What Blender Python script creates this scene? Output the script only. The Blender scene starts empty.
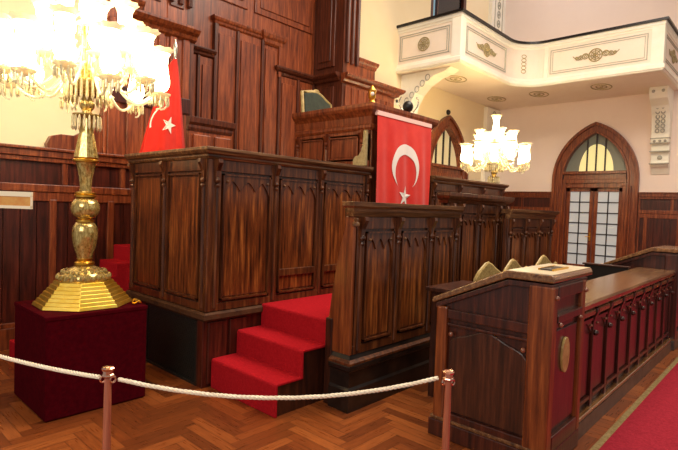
import bpy, bmesh, math, random
from mathutils import Vector, Matrix
random.seed(7)
sc = bpy.context.scene
C = sc.collection
PI = math.pi

# ------------------------------------------------------------------ camera
cam_d = bpy.data.cameras.new('camera'); cam = bpy.data.objects.new('camera', cam_d); C.objects.link(cam)
sc.camera = cam
cam_d.sensor_width = 36; cam_d.sensor_fit = 'HORIZONTAL'
cam_d.lens = 502.54 / 678 * 36
cam_d.clip_start = .02
_y, _p, _r = math.radians(42.7708), math.radians(2.0645), math.radians(2.0095)
F = Vector((math.cos(_y)*math.cos(_p), math.sin(_y)*math.cos(_p), -math.sin(_p)))
R_ = Vector((math.sin(_y), -math.cos(_y), 0)); U_ = R_.cross(F)
R2 = R_*math.cos(_r) + U_*math.sin(_r); U2 = -R_*math.sin(_r) + U_*math.cos(_r)
cam.matrix_world = Matrix(((R2.x, U2.x, -F.x, 0), (R2.y, U2.y, -F.y, 0), (R2.z, U2.z, -F.z, 1.6), (0, 0, 0, 1)))

# ------------------------------------------------------------------ world, lights, exposure
w = bpy.data.worlds.new('world'); sc.world = w; w.use_nodes = True
w.node_tree.nodes['Background'].inputs[0].default_value = (1.0, .90, .82, 1)
w.node_tree.nodes['Background'].inputs[1].default_value = .30

def area(name, loc, rot, size, power, col):
    l = bpy.data.lights.new(name, 'AREA'); l.energy = power; l.color = col; l.shape = 'RECTANGLE'
    l.size, l.size_y = size
    o = bpy.data.objects.new(name, l); o.location = loc; o.rotation_euler = rot; C.objects.link(o); return o
area('hall_top_fill', (5.4, 1.2, 6.9), (0, 0, 0), (5, 4), 540, (1, .89, .75))  # unseen area fill standing in for the hall's other chandeliers
area('gallery_fill', (11.0, 4.0, 8.2), (0, 0, 0), (3, 3), 50, (.93, .93, 1))  # unseen fill added to brighten the gallery region
area('left_side_fill', (-3.4, 0.2, 4.4), (math.radians(66), 0, math.radians(-68)), (4, 3), 190, (1, .93, .84))  # unseen fill added at the left so left-facing sides come out brighter
vs = sc.view_settings
vs.view_transform = 'Standard'; vs.look = 'None'; vs.gamma = 1; vs.use_curve_mapping = False
vs.exposure = 0.14
SHADE_EMIT = 9.0

# ------------------------------------------------------------------ materials
def rgb(r, g, b):
    f = lambda c: ((c/255+.055)/1.055)**2.4 if c/255 > .04045 else c/255/12.92
    return (f(r), f(g), f(b), 1)

def mat(name, col, rough=.5, metal=0, coat=0, emit=None, es=0, trans=0, spec=.5, ior=1.45):
    m = bpy.data.materials.new(name); m.use_nodes = True
    b = m.node_tree.nodes['Principled BSDF']
    b.inputs['Base Color'].default_value = col; b.inputs['Roughness'].default_value = rough
    b.inputs['Metallic'].default_value = metal; b.inputs['Coat Weight'].default_value = coat
    b.inputs['Coat Roughness'].default_value = .2
    b.inputs['Transmission Weight'].default_value = trans
    b.inputs['Specular IOR Level'].default_value = spec; b.inputs['IOR'].default_value = ior
    if emit: b.inputs['Emission Color'].default_value = emit; b.inputs['Emission Strength'].default_value = es
    return m

def noisy(name, c1, c2, scale=(1, 1, 1), ns=4, rough=.5, coat=0, bump=0, detail=6, metal=0, c3=None, sheen=0, lo=.35, hi=.68, spec=.5, rv=.0):
    m = mat(name, c1, rough, metal, coat, spec=spec)
    nt = m.node_tree; N = nt.nodes; L = nt.links; b = N['Principled BSDF']
    g = N.new('ShaderNodeNewGeometry'); mp = N.new('ShaderNodeMapping'); mp.inputs['Scale'].default_value = scale
    n = N.new('ShaderNodeTexNoise'); n.inputs['Scale'].default_value = ns; n.inputs['Detail'].default_value = detail
    n.inputs['Roughness'].default_value = .65
    r = N.new('ShaderNodeValToRGB'); r.color_ramp.elements[0].color = c1; r.color_ramp.elements[1].color = c2
    r.color_ramp.elements[0].position = lo; r.color_ramp.elements[1].position = hi
    if c3:
        e = r.color_ramp.elements.new((lo+hi)/2); e.color = c3
    L.new(g.outputs['Position'], mp.inputs[0]); L.new(mp.outputs[0], n.inputs['Vector']); L.new(n.outputs['Fac'], r.inputs[0])
    L.new(r.outputs[0], b.inputs['Base Color'])
    if bump:
        bp = N.new('ShaderNodeBump'); bp.inputs['Strength'].default_value = bump; bp.inputs['Distance'].default_value = .01
        L.new(n.outputs['Fac'], bp.inputs['Height']); L.new(bp.outputs[0], b.inputs['Normal'])
    if sheen: b.inputs['Sheen Weight'].default_value = sheen
    return m

def wood(name, dark, mid, light, grain='z', rough=.34, coat=.25):
    s = {'z': (14, 14, .9), 'x': (.9, 14, 14), 'y': (14, .9, 14)}[grain]
    return noisy(name, rgb(*dark), rgb(*light), s, 2.2, rough, coat, bump=.10, detail=8, c3=rgb(*mid))

M = {}
M['wood_panel'] = wood('wood_panel', (44, 20, 9), (106, 52, 22), (168, 98, 44), rough=.3, coat=.4)
M['wood_frame'] = wood('wood_frame', (46, 22, 12), (86, 44, 22), (126, 74, 38), rough=.3, coat=.4)
M['wood_rail'] = wood('wood_rail', (64, 38, 22), (110, 72, 42), (160, 118, 76), 'x')
M['wood_rail_y'] = wood('wood_rail_y', (64, 38, 22), (110, 72, 42), (160, 118, 76), 'y')
M['wood_dark'] = wood('wood_dark', (34, 15, 9), (56, 25, 14), (80, 40, 22))
M['wood_red'] = wood('wood_red', (80, 32, 16), (124, 58, 29), (158, 88, 48))
M['wood_red_dark'] = wood('wood_red_dark', (40, 15, 9), (70, 26, 16), (96, 40, 25))
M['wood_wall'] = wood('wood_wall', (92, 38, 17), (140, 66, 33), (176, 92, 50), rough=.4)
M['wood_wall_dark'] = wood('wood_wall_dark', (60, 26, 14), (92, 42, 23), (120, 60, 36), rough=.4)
M['wood_desk'] = wood('wood_desk', (38, 15, 10), (66, 27, 17), (94, 44, 27), rough=.3, coat=.4)
M['wood_desk_end'] = wood('wood_desk_end', (40, 20, 12), (66, 33, 20), (92, 50, 31), rough=.3, coat=.35)
M['wood_desk_panel'] = wood('wood_desk_panel', (44, 18, 15), (74, 31, 26), (98, 46, 36), rough=.3, coat=.4)
M['wood_top'] = wood('wood_top', (84, 52, 30), (124, 84, 50), (156, 116, 74), 'x', rough=.2, coat=.7)
M['wood_orange'] = wood('wood_orange', (84, 36, 15), (122, 60, 26), (154, 84, 40))
M['plinth_black'] = noisy('plinth_black', rgb(20, 13, 11), rgb(42, 30, 24), (3, 3, 3), 3, .3, .3)
M['plinth_grey'] = noisy('plinth_grey', rgb(66, 56, 52), rgb(98, 86, 78), (3, 3, 3), 3, .35, .3)
M['wood_matte'] = noisy('wood_matte', rgb(62, 36, 22), rgb(92, 58, 36), (3, 3, 3), 4, .7, spec=.2)
M['vent'] = noisy('vent_black', rgb(22, 23, 21), rgb(38, 38, 34), (6, 6, 6), 5, .5)
M['carpet'] = noisy('carpet_red', rgb(152, 20, 28), rgb(178, 30, 38), (1, 1, 1), 60, .95, 0, bump=.2, spec=.05)
M['runner'] = noisy('carpet_crimson', rgb(132, 30, 42), rgb(156, 40, 54), (1, 1, 1), 50, .95, 0, bump=.2, spec=.1)
M['runner_edge'] = noisy('carpet_edge', rgb(120, 96, 60), rgb(150, 128, 90), (1, 1, 1), 40, .9, 0, spec=.1)
M['velvet'] = noisy('velvet_maroon', rgb(60, 0, 9), rgb(76, 3, 14), (1, 1, 1), 30, .9, 0, spec=.05)
M['cream'] = noisy('wall_cream', rgb(247, 226, 182), rgb(252, 234, 196), (1, 1, 1), .6, .85)
M['pink'] = noisy('wall_pink', rgb(244, 224, 210), rgb(250, 232, 218), (1, 1, 1), .6, .85)
M['plaster'] = noisy('plaster_ivory', rgb(248, 242, 222), rgb(254, 250, 236), (1, 1, 1), 3, .6)
M['plaster_pink'] = noisy('plaster_pink', rgb(244, 228, 210), rgb(250, 236, 220), (1, 1, 1), 2, .6)
M['plaster_grey'] = noisy('plaster_line', rgb(170, 166, 150), rgb(190, 186, 170), (1, 1, 1), 3, .6)
M['olive'] = noisy('ornament_olive', rgb(156, 138, 94), rgb(190, 172, 126), (1, 1, 1), 30, .5)
M['black'] = mat('black_lacquer', rgb(22, 16, 15), .35)
M['brass'] = noisy('brass', rgb(214, 160, 52), rgb(240, 196, 92), (1, 1, 1), 8, .28, 0, metal=1)
M['brass_bright'] = noisy('brass_gilt', rgb(236, 188, 60), rgb(255, 222, 110), (1, 1, 1), 6, .3, metal=.88)
M['crystal'] = noisy('crystal_gold', rgb(150, 118, 48), rgb(236, 210, 130), (20, 20, 8), 4, .12, .8, metal=.6, detail=3)
M['glass_arm'] = mat('glass_arm', rgb(250, 240, 205), .08, 0, .6, trans=.35, emit=rgb(255, 240, 200), es=.12)
M['prism'] = noisy('crystal_prism', rgb(190, 170, 110), rgb(252, 246, 215), (40, 40, 6), 6, .1, .7, metal=.15)
M['shade'] = mat('glass_shade_lit', rgb(255, 250, 232), .3, emit=(1, .80, .48, 1), es=SHADE_EMIT)
M['shade_rim'] = mat('shade_rim', rgb(240, 215, 160), .25, emit=(1, .85, .6, 1), es=.35)
M['flag_red'] = noisy('flag_red', rgb(206, 36, 26), rgb(220, 50, 36), (2, 2, 2), 2, .75, sheen=.2, spec=.2)
M['flag_white'] = mat('flag_white', rgb(238, 226, 216), .75)
M['flag_hem'] = mat('flag_hem', rgb(240, 196, 184), .75)
M['rope'] = noisy('rope_cream', rgb(236, 218, 188), rgb(252, 242, 222), (1, 1, 1), 120, .8, bump=.4)
M['post'] = noisy('post_wood', rgb(146, 76, 54), rgb(188, 112, 84), (14, 14, 1), 3, .18, .9)
M['inset'] = noisy('pale_lid_top', rgb(214, 196, 160), rgb(232, 216, 184), (1, 1, 1), 6, .3, .4)
M['boss'] = noisy('boss_polished', rgb(120, 66, 44), rgb(150, 88, 62), (5, 5, 5), 3, .18, .9)
M['copper'] = mat('copper', rgb(232, 186, 166), .2, 1)
M['chair_gold'] = noisy('chair_gilt', rgb(150, 120, 62), rgb(206, 178, 112), (1, 1, 1), 12, .4, .2)
M['chair_cloth'] = noisy('chair_brocade', rgb(132, 104, 54), rgb(188, 160, 98), (1, 1, 1), 45, .7)
M['green_cloth'] = noisy('green_leather', rgb(34, 44, 38), rgb(56, 68, 58), (1, 1, 1), 12, .45)
M['silver'] = mat('silver', rgb(220, 214, 200), .25, .9)
M['pane'] = mat('frosted_pane', rgb(196, 200, 202), .35, emit=rgb(205, 212, 214), es=.16)
M['arch_view'] = mat('lit_arch_beyond', rgb(220, 208, 150), .35, emit=rgb(236, 222, 150), es=.55)
M['pane_grey'] = mat('grey_pane', rgb(128, 130, 118), .3)
M['pane_cream'] = mat('cream_pane', rgb(222, 206, 160), .35, emit=rgb(230, 214, 165), es=.25)
M['pane_dark'] = mat('dark_pane', rgb(14, 14, 18), .15)
M['pane_blue'] = mat('blue_pane', rgb(140, 175, 190), .2, emit=rgb(150, 190, 205), es=.3)
M['sign_white'] = mat('sign_frame', rgb(246, 232, 200), .4)
M['sign_amber'] = noisy('sign_amber', rgb(206, 128, 60), rgb(222, 170, 92), (4, 4, 4), 3, .4)
M['dot'] = mat('dark_fitting', rgb(40, 30, 22), .4)
M['muntin'] = mat('muntin', rgb(46, 34, 28), .4)

def parquet():
    m = mat('parquet', rgb(150, 80, 40), .2, coat=.25); nt = m.node_tree; N = nt.nodes; L = nt.links; b = N['Principled BSDF']
    def mt(op, a, c=None):
        n = N.new('ShaderNodeMath'); n.operation = op
        for i, v in enumerate((a, c)):
            if v is None: continue
            if isinstance(v, (int, float)): n.inputs[i].default_value = v
            else: L.new(v, n.inputs[i])
        return n.outputs[0]
    g = N.new('ShaderNodeNewGeometry'); s = N.new('ShaderNodeSeparateXYZ'); L.new(g.outputs['Position'], s.inputs[0])
    W = .085; n_ = 6
    x = mt('ADD', mt('DIVIDE', s.outputs[0], W), 500); y = mt('ADD', mt('DIVIDE', s.outputs[1], W), 500)
    i = mt('FLOOR', x); j = mt('FLOOR', y)
    d = mt('MODULO', mt('ADD', mt('SUBTRACT', i, j), 2000), 2*n_)
    hor = mt('LESS_THAN', d, n_-.5); ver = mt('SUBTRACT', 1, hor)
    k = mt('SUBTRACT', 2*n_-1, d)
    idx = mt('SUBTRACT', i, mt('MULTIPLY', hor, d)); idy = mt('SUBTRACT', j, mt('MULTIPLY', ver, k))
    cv = N.new('ShaderNodeCombineXYZ'); L.new(idx, cv.inputs[0]); L.new(idy, cv.inputs[1]); L.new(hor, cv.inputs[2])
    wn = N.new('ShaderNodeTexWhiteNoise'); wn.noise_dimensions = '3D'; L.new(cv.outputs[0], wn.inputs['Vector'])
    # position across/along the plank
    fx = mt('FRACT', x); fy = mt('FRACT', y)
    acr = mt('ADD', mt('MULTIPLY', hor, fy), mt('MULTIPLY', ver, fx))
    al = mt('ADD', mt('MULTIPLY', hor, mt('SUBTRACT', x, idx)), mt('MULTIPLY', ver, mt('SUBTRACT', y, idy)))
    e1 = mt('MINIMUM', acr, mt('SUBTRACT', 1, acr)); e2 = mt('MINIMUM', al, mt('SUBTRACT', n_, al))
    edge = mt('MINIMUM', e1, e2); gap = mt('SMOOTH_MIN', mt('MULTIPLY', edge, 22), 1)
    # grain
    c2 = N.new('ShaderNodeCombineXYZ'); L.new(mt('MULTIPLY', acr, 3.2), c2.inputs[0]); L.new(mt('MULTIPLY', al, .25), c2.inputs[1]); L.new(mt('MULTIPLY', wn.outputs['Value'], 60), c2.inputs[2])
    nz = N.new('ShaderNodeTexNoise'); nz.inputs['Scale'].default_value = 2.4; nz.inputs['Detail'].default_value = 6; L.new(c2.outputs[0], nz.inputs['Vector'])
    v = mt('ADD', mt('MULTIPLY', wn.outputs['Value'], .5), mt('MULTIPLY', nz.outputs['Fac'], .6))
    r = N.new('ShaderNodeValToRGB'); r.color_ramp.elements[0].position = .15; r.color_ramp.elements[1].position = .95
    r.color_ramp.elements[0].color = rgb(84, 40, 18); r.color_ramp.elements[1].color = rgb(170, 96, 46)
    e = r.color_ramp.elements.new(.55); e.color = rgb(130, 66, 29)
    L.new(v, r.inputs[0])
    mx = N.new('ShaderNodeMix'); mx.data_type = 'RGBA'; mx.inputs[6].default_value = rgb(78, 36, 18)
    L.new(gap, mx.inputs[0]); L.new(r.outputs[0], mx.inputs[7]); L.new(mx.outputs[2], b.inputs['Base Color'])
    rr = mt('ADD', mt('MULTIPLY', nz.outputs['Fac'], .15), .22); L.new(rr, b.inputs['Roughness'])
    return m
M['floor'] = parquet()

# ------------------------------------------------------------------ mesh helpers
class MB:
    def __init__(s): s.v = []; s.f = []; s.cuts = []
    def add(s, vs, fs):
        o = len(s.v); s.cuts.append((o, len(s.f))); s.v += [tuple(v) for v in vs]; s.f += [tuple(i+o for i in f) for f in fs]; return s
    def box(s, x0, x1, y0, y1, z0, z1):
        x0, x1 = sorted((x0, x1)); y0, y1 = sorted((y0, y1)); z0, z1 = sorted((z0, z1))
        return s.add([(x0, y0, z0), (x1, y0, z0), (x1, y1, z0), (x0, y1, z0), (x0, y0, z1), (x1, y0, z1), (x1, y1, z1), (x0, y1, z1)],
              [(3, 2, 1, 0), (4, 5, 6, 7), (0, 1, 5, 4), (1, 2, 6, 5), (2, 3, 7, 6), (3, 0, 4, 7)])
    def lathe(s, prof, c=(0, 0, 0), seg=24, fold=0, nf=0):
        vs, fs = [], []; n = len(prof)
        for i in range(seg):
            a = 2*PI*i/seg
            for r, z in prof:
                rr = r*(1+fold*math.cos(nf*a)); vs.append((c[0]+rr*math.cos(a), c[1]+rr*math.sin(a), c[2]+z))
        for i in range(seg):
            k = (i+1) % seg
            for q in range(n-1): fs.append((i*n+q, k*n+q, k*n+q+1, i*n+q+1))
        if prof[0][0] > 1e-5: fs.append(tuple(i*n for i in range(seg))[::-1])
        if prof[-1][0] > 1e-5: fs.append(tuple(i*n+n-1 for i in range(seg)))
        return s.add(vs, fs)
    def shell(s, prof, c=(0, 0, 0), seg=24, ruff=0, nr=8):
        # open thin-walled vessel, profile walked up outside, with wavy last rings
        vs, fs = [], []; n = len(prof)
        for i in range(seg):
            a = 2*PI*i/seg
            for q, (r, z) in enumerate(prof):
                k = max(0, (q-(n-3))/2)
                rr = r*(1+ruff*k*math.cos(nr*a)); vs.append((c[0]+rr*math.cos(a), c[1]+rr*math.sin(a), c[2]+z+.25*ruff*k*r*math.cos(nr*a)))
        for i in range(seg):
            k = (i+1) % seg
            for q in range(n-1): fs.append((i*n+q, k*n+q, k*n+q+1, i*n+q+1))
        return s.add(vs, fs)
    def tube(s, pts, r, seg=8, caps=True):
        pts = [Vector(p) for p in pts]; vs, fs = [], []; n = len(pts); up = None
        for i, p in enumerate(pts):
            t = (pts[min(i+1, n-1)]-pts[max(i-1, 0)]).normalized()
            if up is None: up = Vector((0, 0, 1)) if abs(t.z) < .9 else Vector((1, 0, 0))
            a = t.cross(up)
            if a.length < 1e-4: a = t.orthogonal()
            a.normalize(); b = a.cross(t).normalized(); up = b if n > 2 else up
            ri = r[i] if isinstance(r, (list, tuple)) else r
            for k in range(seg):
                th = 2*PI*k/seg; vs.append(p+a*ri*math.cos(th)+b*ri*math.sin(th))
        for i in range(n-1):
            for k in range(seg):
                k2 = (k+1) % seg; fs.append((i*seg+k, i*seg+k2, (i+1)*seg+k2, (i+1)*seg+k))
        if caps: fs.append(tuple(range(seg))[::-1]); fs.append(tuple((n-1)*seg+k for k in range(seg)))
        return s.add(vs, fs)
    def ball(s, c, r, sc_=(1, 1, 1), seg=12):
        n = max(4, seg//2)
        pr = [(r*math.sin(PI*i/n)+(0 if 0 < i < n else 0), -r*math.cos(PI*i/n)) for i in range(n+1)]
        b = MB().lathe([(max(p[0], 1e-6) if 0 < i < n else 0, p[1]) for i, p in enumerate(pr)], (0, 0, 0), seg)
        return s.add([(c[0]+v[0]*sc_[0], c[1]+v[1]*sc_[1], c[2]+v[2]*sc_[2]) for v in b.v], b.f)
    def prism(s, poly, fn, d0, d1):
        # poly: 2-D outline; fn(u, v, d) -> 3-D point; extruded between d0 and d1
        n = len(poly); vs = [fn(u, v, d0) for u, v in poly]+[fn(u, v, d1) for u, v in poly]
        fs = [tuple(range(n)), tuple(range(2*n-1, n-1, -1))]+[(i, n+i, n+(i+1) % n, (i+1) % n) for i in range(n)]
        return s.add(vs, fs)
    def sweep(s, path, prof, closed=False):
        # plan path [(x,y)], prof [(offset to the right of travel, z)]
        P = [Vector(p) for p in path]; n = len(P); m = len(prof); vs, fs = [], []
        for i in range(n):
            a = (P[i]-P[i-1]).normalized() if (i > 0 or closed) else None
            b = (P[(i+1) % n]-P[i]).normalized() if (i < n-1 or closed) else None
            a = a or b; b = b or a
            na = Vector((a.y, -a.x)); nb = Vector((b.y, -b.x)); nn = (na+nb)
            nn = nn/max(.2, (1+na.dot(nb)))
            for o, z in prof: q = P[i]+nn*o; vs.append((q.x, q.y, z))
        for i in range(n if closed else n-1):
            k = (i+1) % n
            for q in range(m): q2 = (q+1) % m; fs.append((i*m+q, k*m+q, k*m+q2, i*m+q2))
        if not closed: fs.append(tuple(range(m))); fs.append(tuple((n-1)*m+q for q in range(m))[::-1])
        return s.add(vs, fs)
    def xf(s, fn): s.v = [tuple(fn(*v)) for v in s.v]; return s
    def build(s, name, material, parent=None, bevel=0, smooth=False, loc=None):
        me = bpy.data.meshes.new(name); me.from_pydata(s.v, [], s.f)
        bm = bmesh.new(); bm.from_mesh(me); bmesh.ops.recalc_face_normals(bm, faces=bm.faces)
        if smooth:
            for f in bm.faces: f.smooth = True
            for e in bm.edges:
                if len(e.link_faces) == 2 and e.calc_face_angle(0) > math.radians(38): e.smooth = False
        bm.to_mesh(me); bm.free()
        me.materials.append(M[material] if isinstance(material, str) else material)
        o = bpy.data.objects.new(name, me); C.objects.link(o)
        if parent: o.parent = parent; o.location = -Vector(base.get(parent.name, (0, 0, 0)))
        if loc: o.location = loc
        if bevel:
            md = o.modifiers.new('bevel', 'BEVEL'); md.width = bevel; md.segments = 2; md.limit_method = 'ANGLE'
        return o
base = {}   # world origin of each thing, so that meshes may be written in world coordinates
def tag(o, label=None, cat=None, group=None, kind=None):
    if label: o['label'] = label
    if cat: o['category'] = cat
    if group: o['group'] = group
    if kind: o['kind'] = kind
    return o
def thing(name, label, cat, loc=(0, 0, 0), group=None):
    o = bpy.data.objects.new(name, None); C.objects.link(o); o.location = loc; o.empty_display_size = .1
    base[o.name] = loc; return tag(o, label, cat, group)
def sub(mb, name, m, part, root, **k):      # a sub-part: world-coordinate mesh below a part that already sits at minus the root
    o = mb.build(name, m, None, **k); o.parent = part; return o
def copy_tree(o, parent=None):
    c = o.copy(); C.objects.link(c); c.parent = parent
    for ch in list(o.children): copy_tree(ch, c)
    return c
def struct(o): o['kind'] = 'structure'; return o

YB, XR = 6.2, 12.8       # back wall plane, right wall plane

# ------------------------------------------------------------------ setting
struct(MB().box(-1.2, 13.3, -3, 7.4, -.1, 0).build('floor', 'floor'))
struct(MB().box(-1.2, 13.3, -3, 7.4, 8.6, 8.7).build('ceiling', 'cream'))

# back wall with openings cut as separate solid pieces round the niche, the arched door and the gallery opening
def arch(hw, zs, rad, z0, n=14, inset=0):
    # pointed arch outline, centre 0; arcs centred on the opposite springers
    c = .492; r = rad; pts = []
    xs = r-c
    a1 = math.acos(c/r)
    right = [(-c+r*math.cos(a1*i/n), zs+r*math.sin(a1*i/n)) for i in range(n+1)]
    left = [(-u, v) for u, v in right[::-1]][1:]
    return [(xs, z0)]+right+left+[(-xs, z0)]
DO_HW, DO_ZS, DO_R = .945, 2.45, 1.437
wb = MB()
wb.box(-1.2, 3.57, YB, YB+.3, 0, 8.6)
wb.box(6.57, 9.33, YB, YB+.3, 0, 8.6)
wb.box(9.33, 11.19, YB, YB+.3, 6.75, 8.6)
wb.box(11.19, XR, YB, YB+.3, 0, 8.6)
wb.box(3.57, 6.57, YB, YB+.3, 7.2, 8.6)
ao = arch(DO_HW, DO_ZS, 1.397, 0)[1:-1]
def over_arch(mb, fn):
    for (u0, v0), (u1, v1) in zip(ao[:-1], ao[1:]):
        mb.prism([(u0, v0), (u1, v1), (u1, 5.0), (u0, 5.0)], fn, 0, .3)
    for sx in (-1, 1): mb.prism([(sx*.93, 0), (sx*.905, 0), (sx*.905, 5.0), (sx*.93, 5.0)], fn, 0, .3)
over_arch(wb, lambda u, v, d: (10.26+u, YB+d, v))
wb.box(9.33, 9.4, YB, YB+.3, 5.0, 6.75).box(10.92, 11.19, YB, YB+.3, 5.0, 6.75)
struct(wb.build('wall_back', 'cream'))
wr = MB()
wr.box(XR, XR+.3, -3, 3.69-.93, 0, 8.6).box(XR, XR+.3, 3.69+.93, YB+.3, 0, 8.6)
wr.box(XR, XR+.3, 3.69-.93, 3.69+.93, 5, 8.6)
over_arch(wr, lambda u, v, d: (XR+d, 3.69+u, v))
struct(wr.build('wall_right', 'pink'))

# corner pilaster with carved strip
pl = struct(MB().box(12.05, XR, YB-.10, YB, 2.15, 4.3).box(12.05, XR, YB-.10, YB, 4.45, 8.6).build('trim_1', 'plaster'))
orn = MB()
for k in range(26):
    z = 2.5+k*.235
    if 4.15 < z < 4.6: continue
    orn.tube([(12.42+.07*math.cos(a), YB-.11, z+.09*math.sin(a)) for a in [i*PI/5 for i in range(11)]], .013, 5)
    orn.ball((12.42, YB-.11, z), .028, (1, .5, 1), 8)
orn.box(12.2, 12.22, YB-.115, YB-.1, 4.45, 8.5).box(12.62, 12.64, YB-.115, YB-.1, 4.45, 8.5)
sub(orn, 'carved_strip', 'plaster_grey', pl, None)

# wainscots
def wainscot(name, fn, s0, s1, gaps, ztop=2.08, back=0):
    # fn(s, n, z): s along the wall, n out from it
    root = MB()
    def bx(mb, a, b, n0, n1, z0, z1):
        t = MB().box(a, b, n0, n1, z0, z1); t.xf(fn); mb.add(t.v, t.f)
    segs = []; cur = s0
    for g0, g1 in gaps: segs.append((cur, g0)); cur = g1
    segs.append((cur, s1))
    bd = MB(); cap = MB()
    for a, b in segs:
        if b-a < .05: continue
        if back: bx(bd, a, b, -back, 0, .01, ztop+.03)
        bx(cap, a, b, 0, .10, ztop-.05, ztop+.02); bx(cap, a, b, 0, .075, ztop-.10, ztop-.05); bx(cap, a, b, 0, .13, ztop+.02, ztop+.05)
        bx(cap, a, b, 0, .065, ztop-.42, ztop-.34); bx(cap, a, b, 0, .05, ztop-.52, ztop-.42)
        bx(cap, a, b, 0, .08, 0, .22); bx(cap, a, b, 0, .06, .22, .27)
        n = max(1, round((b-a)/.62)); wdt = (b-a)/n
        for k in range(n):
            x = a+k*wdt
            bx(bd, x, x+wdt, 0, .028, ztop-.34, ztop-.1)
            bx(cap, x-.03 if k else x, x+.03, 0, .06, ztop-.34, ztop-.1)
        n = max(1, round((b-a)/.155)); wdt = (b-a)/n
        for k in range(n):
            x = a+k*wdt; bx(bd, x+.006, x+wdt-.006, 0, .03, .2, ztop-.5)
            if k % 4 == 0: bx(cap, x-.035 if k else x, x+.035, 0, .055, .2, ztop-.5)
        bx(cap, b-.04, b, 0, .06, .2, ztop-.1)
        bx(bd, a, b, 0, .012, .1, ztop-.1)
    o = struct(bd.build(name, 'wood_red_dark')); c = sub(cap, 'cap_and_rails', 'wood_red', o, None, bevel=.006)
    return o
wainscot('trim_2', lambda s, n, z: (s, YB-.14-n, z), -1.2, 3.3, [], 2.07, .14)
wainscot('trim_3', lambda s, n, z: (s, YB-n, z), 8.10, XR, [(9.30, 11.22)])
wainscot('trim_4', lambda s, n, z: (XR-n, s, z), -3, YB-.1, [(3.69-.955, 3.69+.955)], 2.11)

# ------------------------------------------------------------------ arched doors
def make_door(name, fn, lit):
    def X(mb): return mb.xf(fn)
    outer = arch(DO_HW, DO_ZS, DO_R, 0); inner = arch(DO_HW, DO_ZS, 1.197, 0)
    root = None
    cs = MB(); n = len(outer)
    def ring(o_, i_, d0, d1):
        n = len(o_); vs = []
        for pts, d in ((o_, d0), (i_, d0), (o_, d1), (i_, d1)): vs += [(u, d, v) for u, v in pts]
        fs = []
        for k in range(n-1):
            fs += [(k, k+1, n+k+1, n+k), (2*n+k, 3*n+k, 3*n+k+1, 2*n+k+1), (k, 2*n+k, 2*n+k+1, k+1), (n+k, n+k+1, 3*n+k+1, 3*n+k)]
        fs += [(0, n, 3*n, 2*n), (n-1, 3*n-1, 4*n-1, 2*n-1)]
        cs.add(vs, fs)
    ring(outer, arch(DO_HW, DO_ZS, 1.367, 0), -.12, .10)
    ring(arch(DO_HW, DO_ZS, 1.367, 0), arch(DO_HW, DO_ZS, 1.247, 0), -.12, .065)
    ring(arch(DO_HW, DO_ZS, 1.247, 0), inner, -.12, .085)
    for sx in (-1, 1):
        cs.box(sx*.62, sx*.72, -.12, .05, 0, 2.4)
        cs.box(sx*.78, sx*.81, -.1, .1, 0, 2.3)
    root = X(cs).build(name, 'wood_red', bevel=.006, smooth=False); struct(root)
    tr = MB().box(-.70, .70, -.1, .07, 2.37, 2.46).box(-.68, .68, -.1, .04, 2.46, 2.58).box(-.69, .69, -.1, .10, 2.58, 2.65).box(-.62, .62, -.1, .03, 2.26, 2.37)
    sub(X(tr), 'transom', 'wood_red', root, None, bevel=.006)
    ia = arch(DO_HW, DO_ZS, 1.207, 2.6); ia = [p for p in ia if p[1] >= 2.6]
    gl = MB().prism([(-.70, 2.6)]+[(p[0], p[1]) for p in ia[::-1] if p[1] > 2.62]+[(.70, 2.6)], lambda u, v, d: (u, d, v), -.10, -.085)
    g = sub(X(gl), 'fanlight_pane', 'pane_grey' if lit else 'pane_cream', root, None)
    if lit:
        pts = [(.38*math.cos(a), 2.64+.66*math.sin(a)) for a in [PI*i/16 for i in range(17)]]
        sub(X(MB().prism(pts, lambda u, v, d: (u, d, v), -.085, -.08)), 'lit_arch_view', 'arch_view', g, None)  # glowing sheet on the glass, painted to stand for the lit arch beyond
    mu = MB()
    for x in ((-.36, 0, .36) if lit else (-.3, 0, .3)):
        xx = x*.55 if lit else x
        top = 2.45+math.sqrt(max(0, 1.197**2-(abs(xx)+.492)**2))
        mu.box(xx-.016, xx+.016, -.085, -.05, 2.62, top)
    sub(X(mu), 'fanlight_bars', 'muntin', root, None)
    for sx in (-1, 1):
        lf = MB(); x0, x1 = (.005, .62) if sx > 0 else (-.62, -.005)
        lf.box(x0, x0+.085, -.09, -.03, 0, 2.26).box(x1-.085, x1, -.09, -.03, 0, 2.26).box(x0, x1, -.09, -.03, 2.17, 2.26).box(x0, x1, -.09, -.03, 0, .42)
        leaf = sub(X(lf), 'door_leaf', 'wood_red', root, None, bevel=.005)
        sub(X(MB().box(x0+.08, x1-.08, -.07, -.06, .4, 2.18)), 'pane', 'pane', leaf, None)
        mm = MB(); xm = (x0+x1)/2; mm.box(xm-.012, xm+.012, -.062, -.04, .4, 2.18)
        for k in range(1, 7): z = .42+k*.25; mm.box(x0+.08, x1-.08, -.062, -.04, z-.012, z+.012)
        sub(X(mm), 'glazing_bars', 'muntin', leaf, None)
        if sx > 0:
            h = MB().box(.025, .065, -.03, -.02, 1.0, 1.2).tube([(.045, -.02, 1.1), (.045, .03, 1.1), (.13, .03, 1.1)], .009, 6)
            sub(X(h), 'door_handle', 'brass', leaf, None)
    return root
make_door('door_1', lambda u, d, v: (XR-d, 3.69+u, v), True)
make_door('door_2', lambda u, d, v: (10.26+u, YB-d, v), False)
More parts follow.
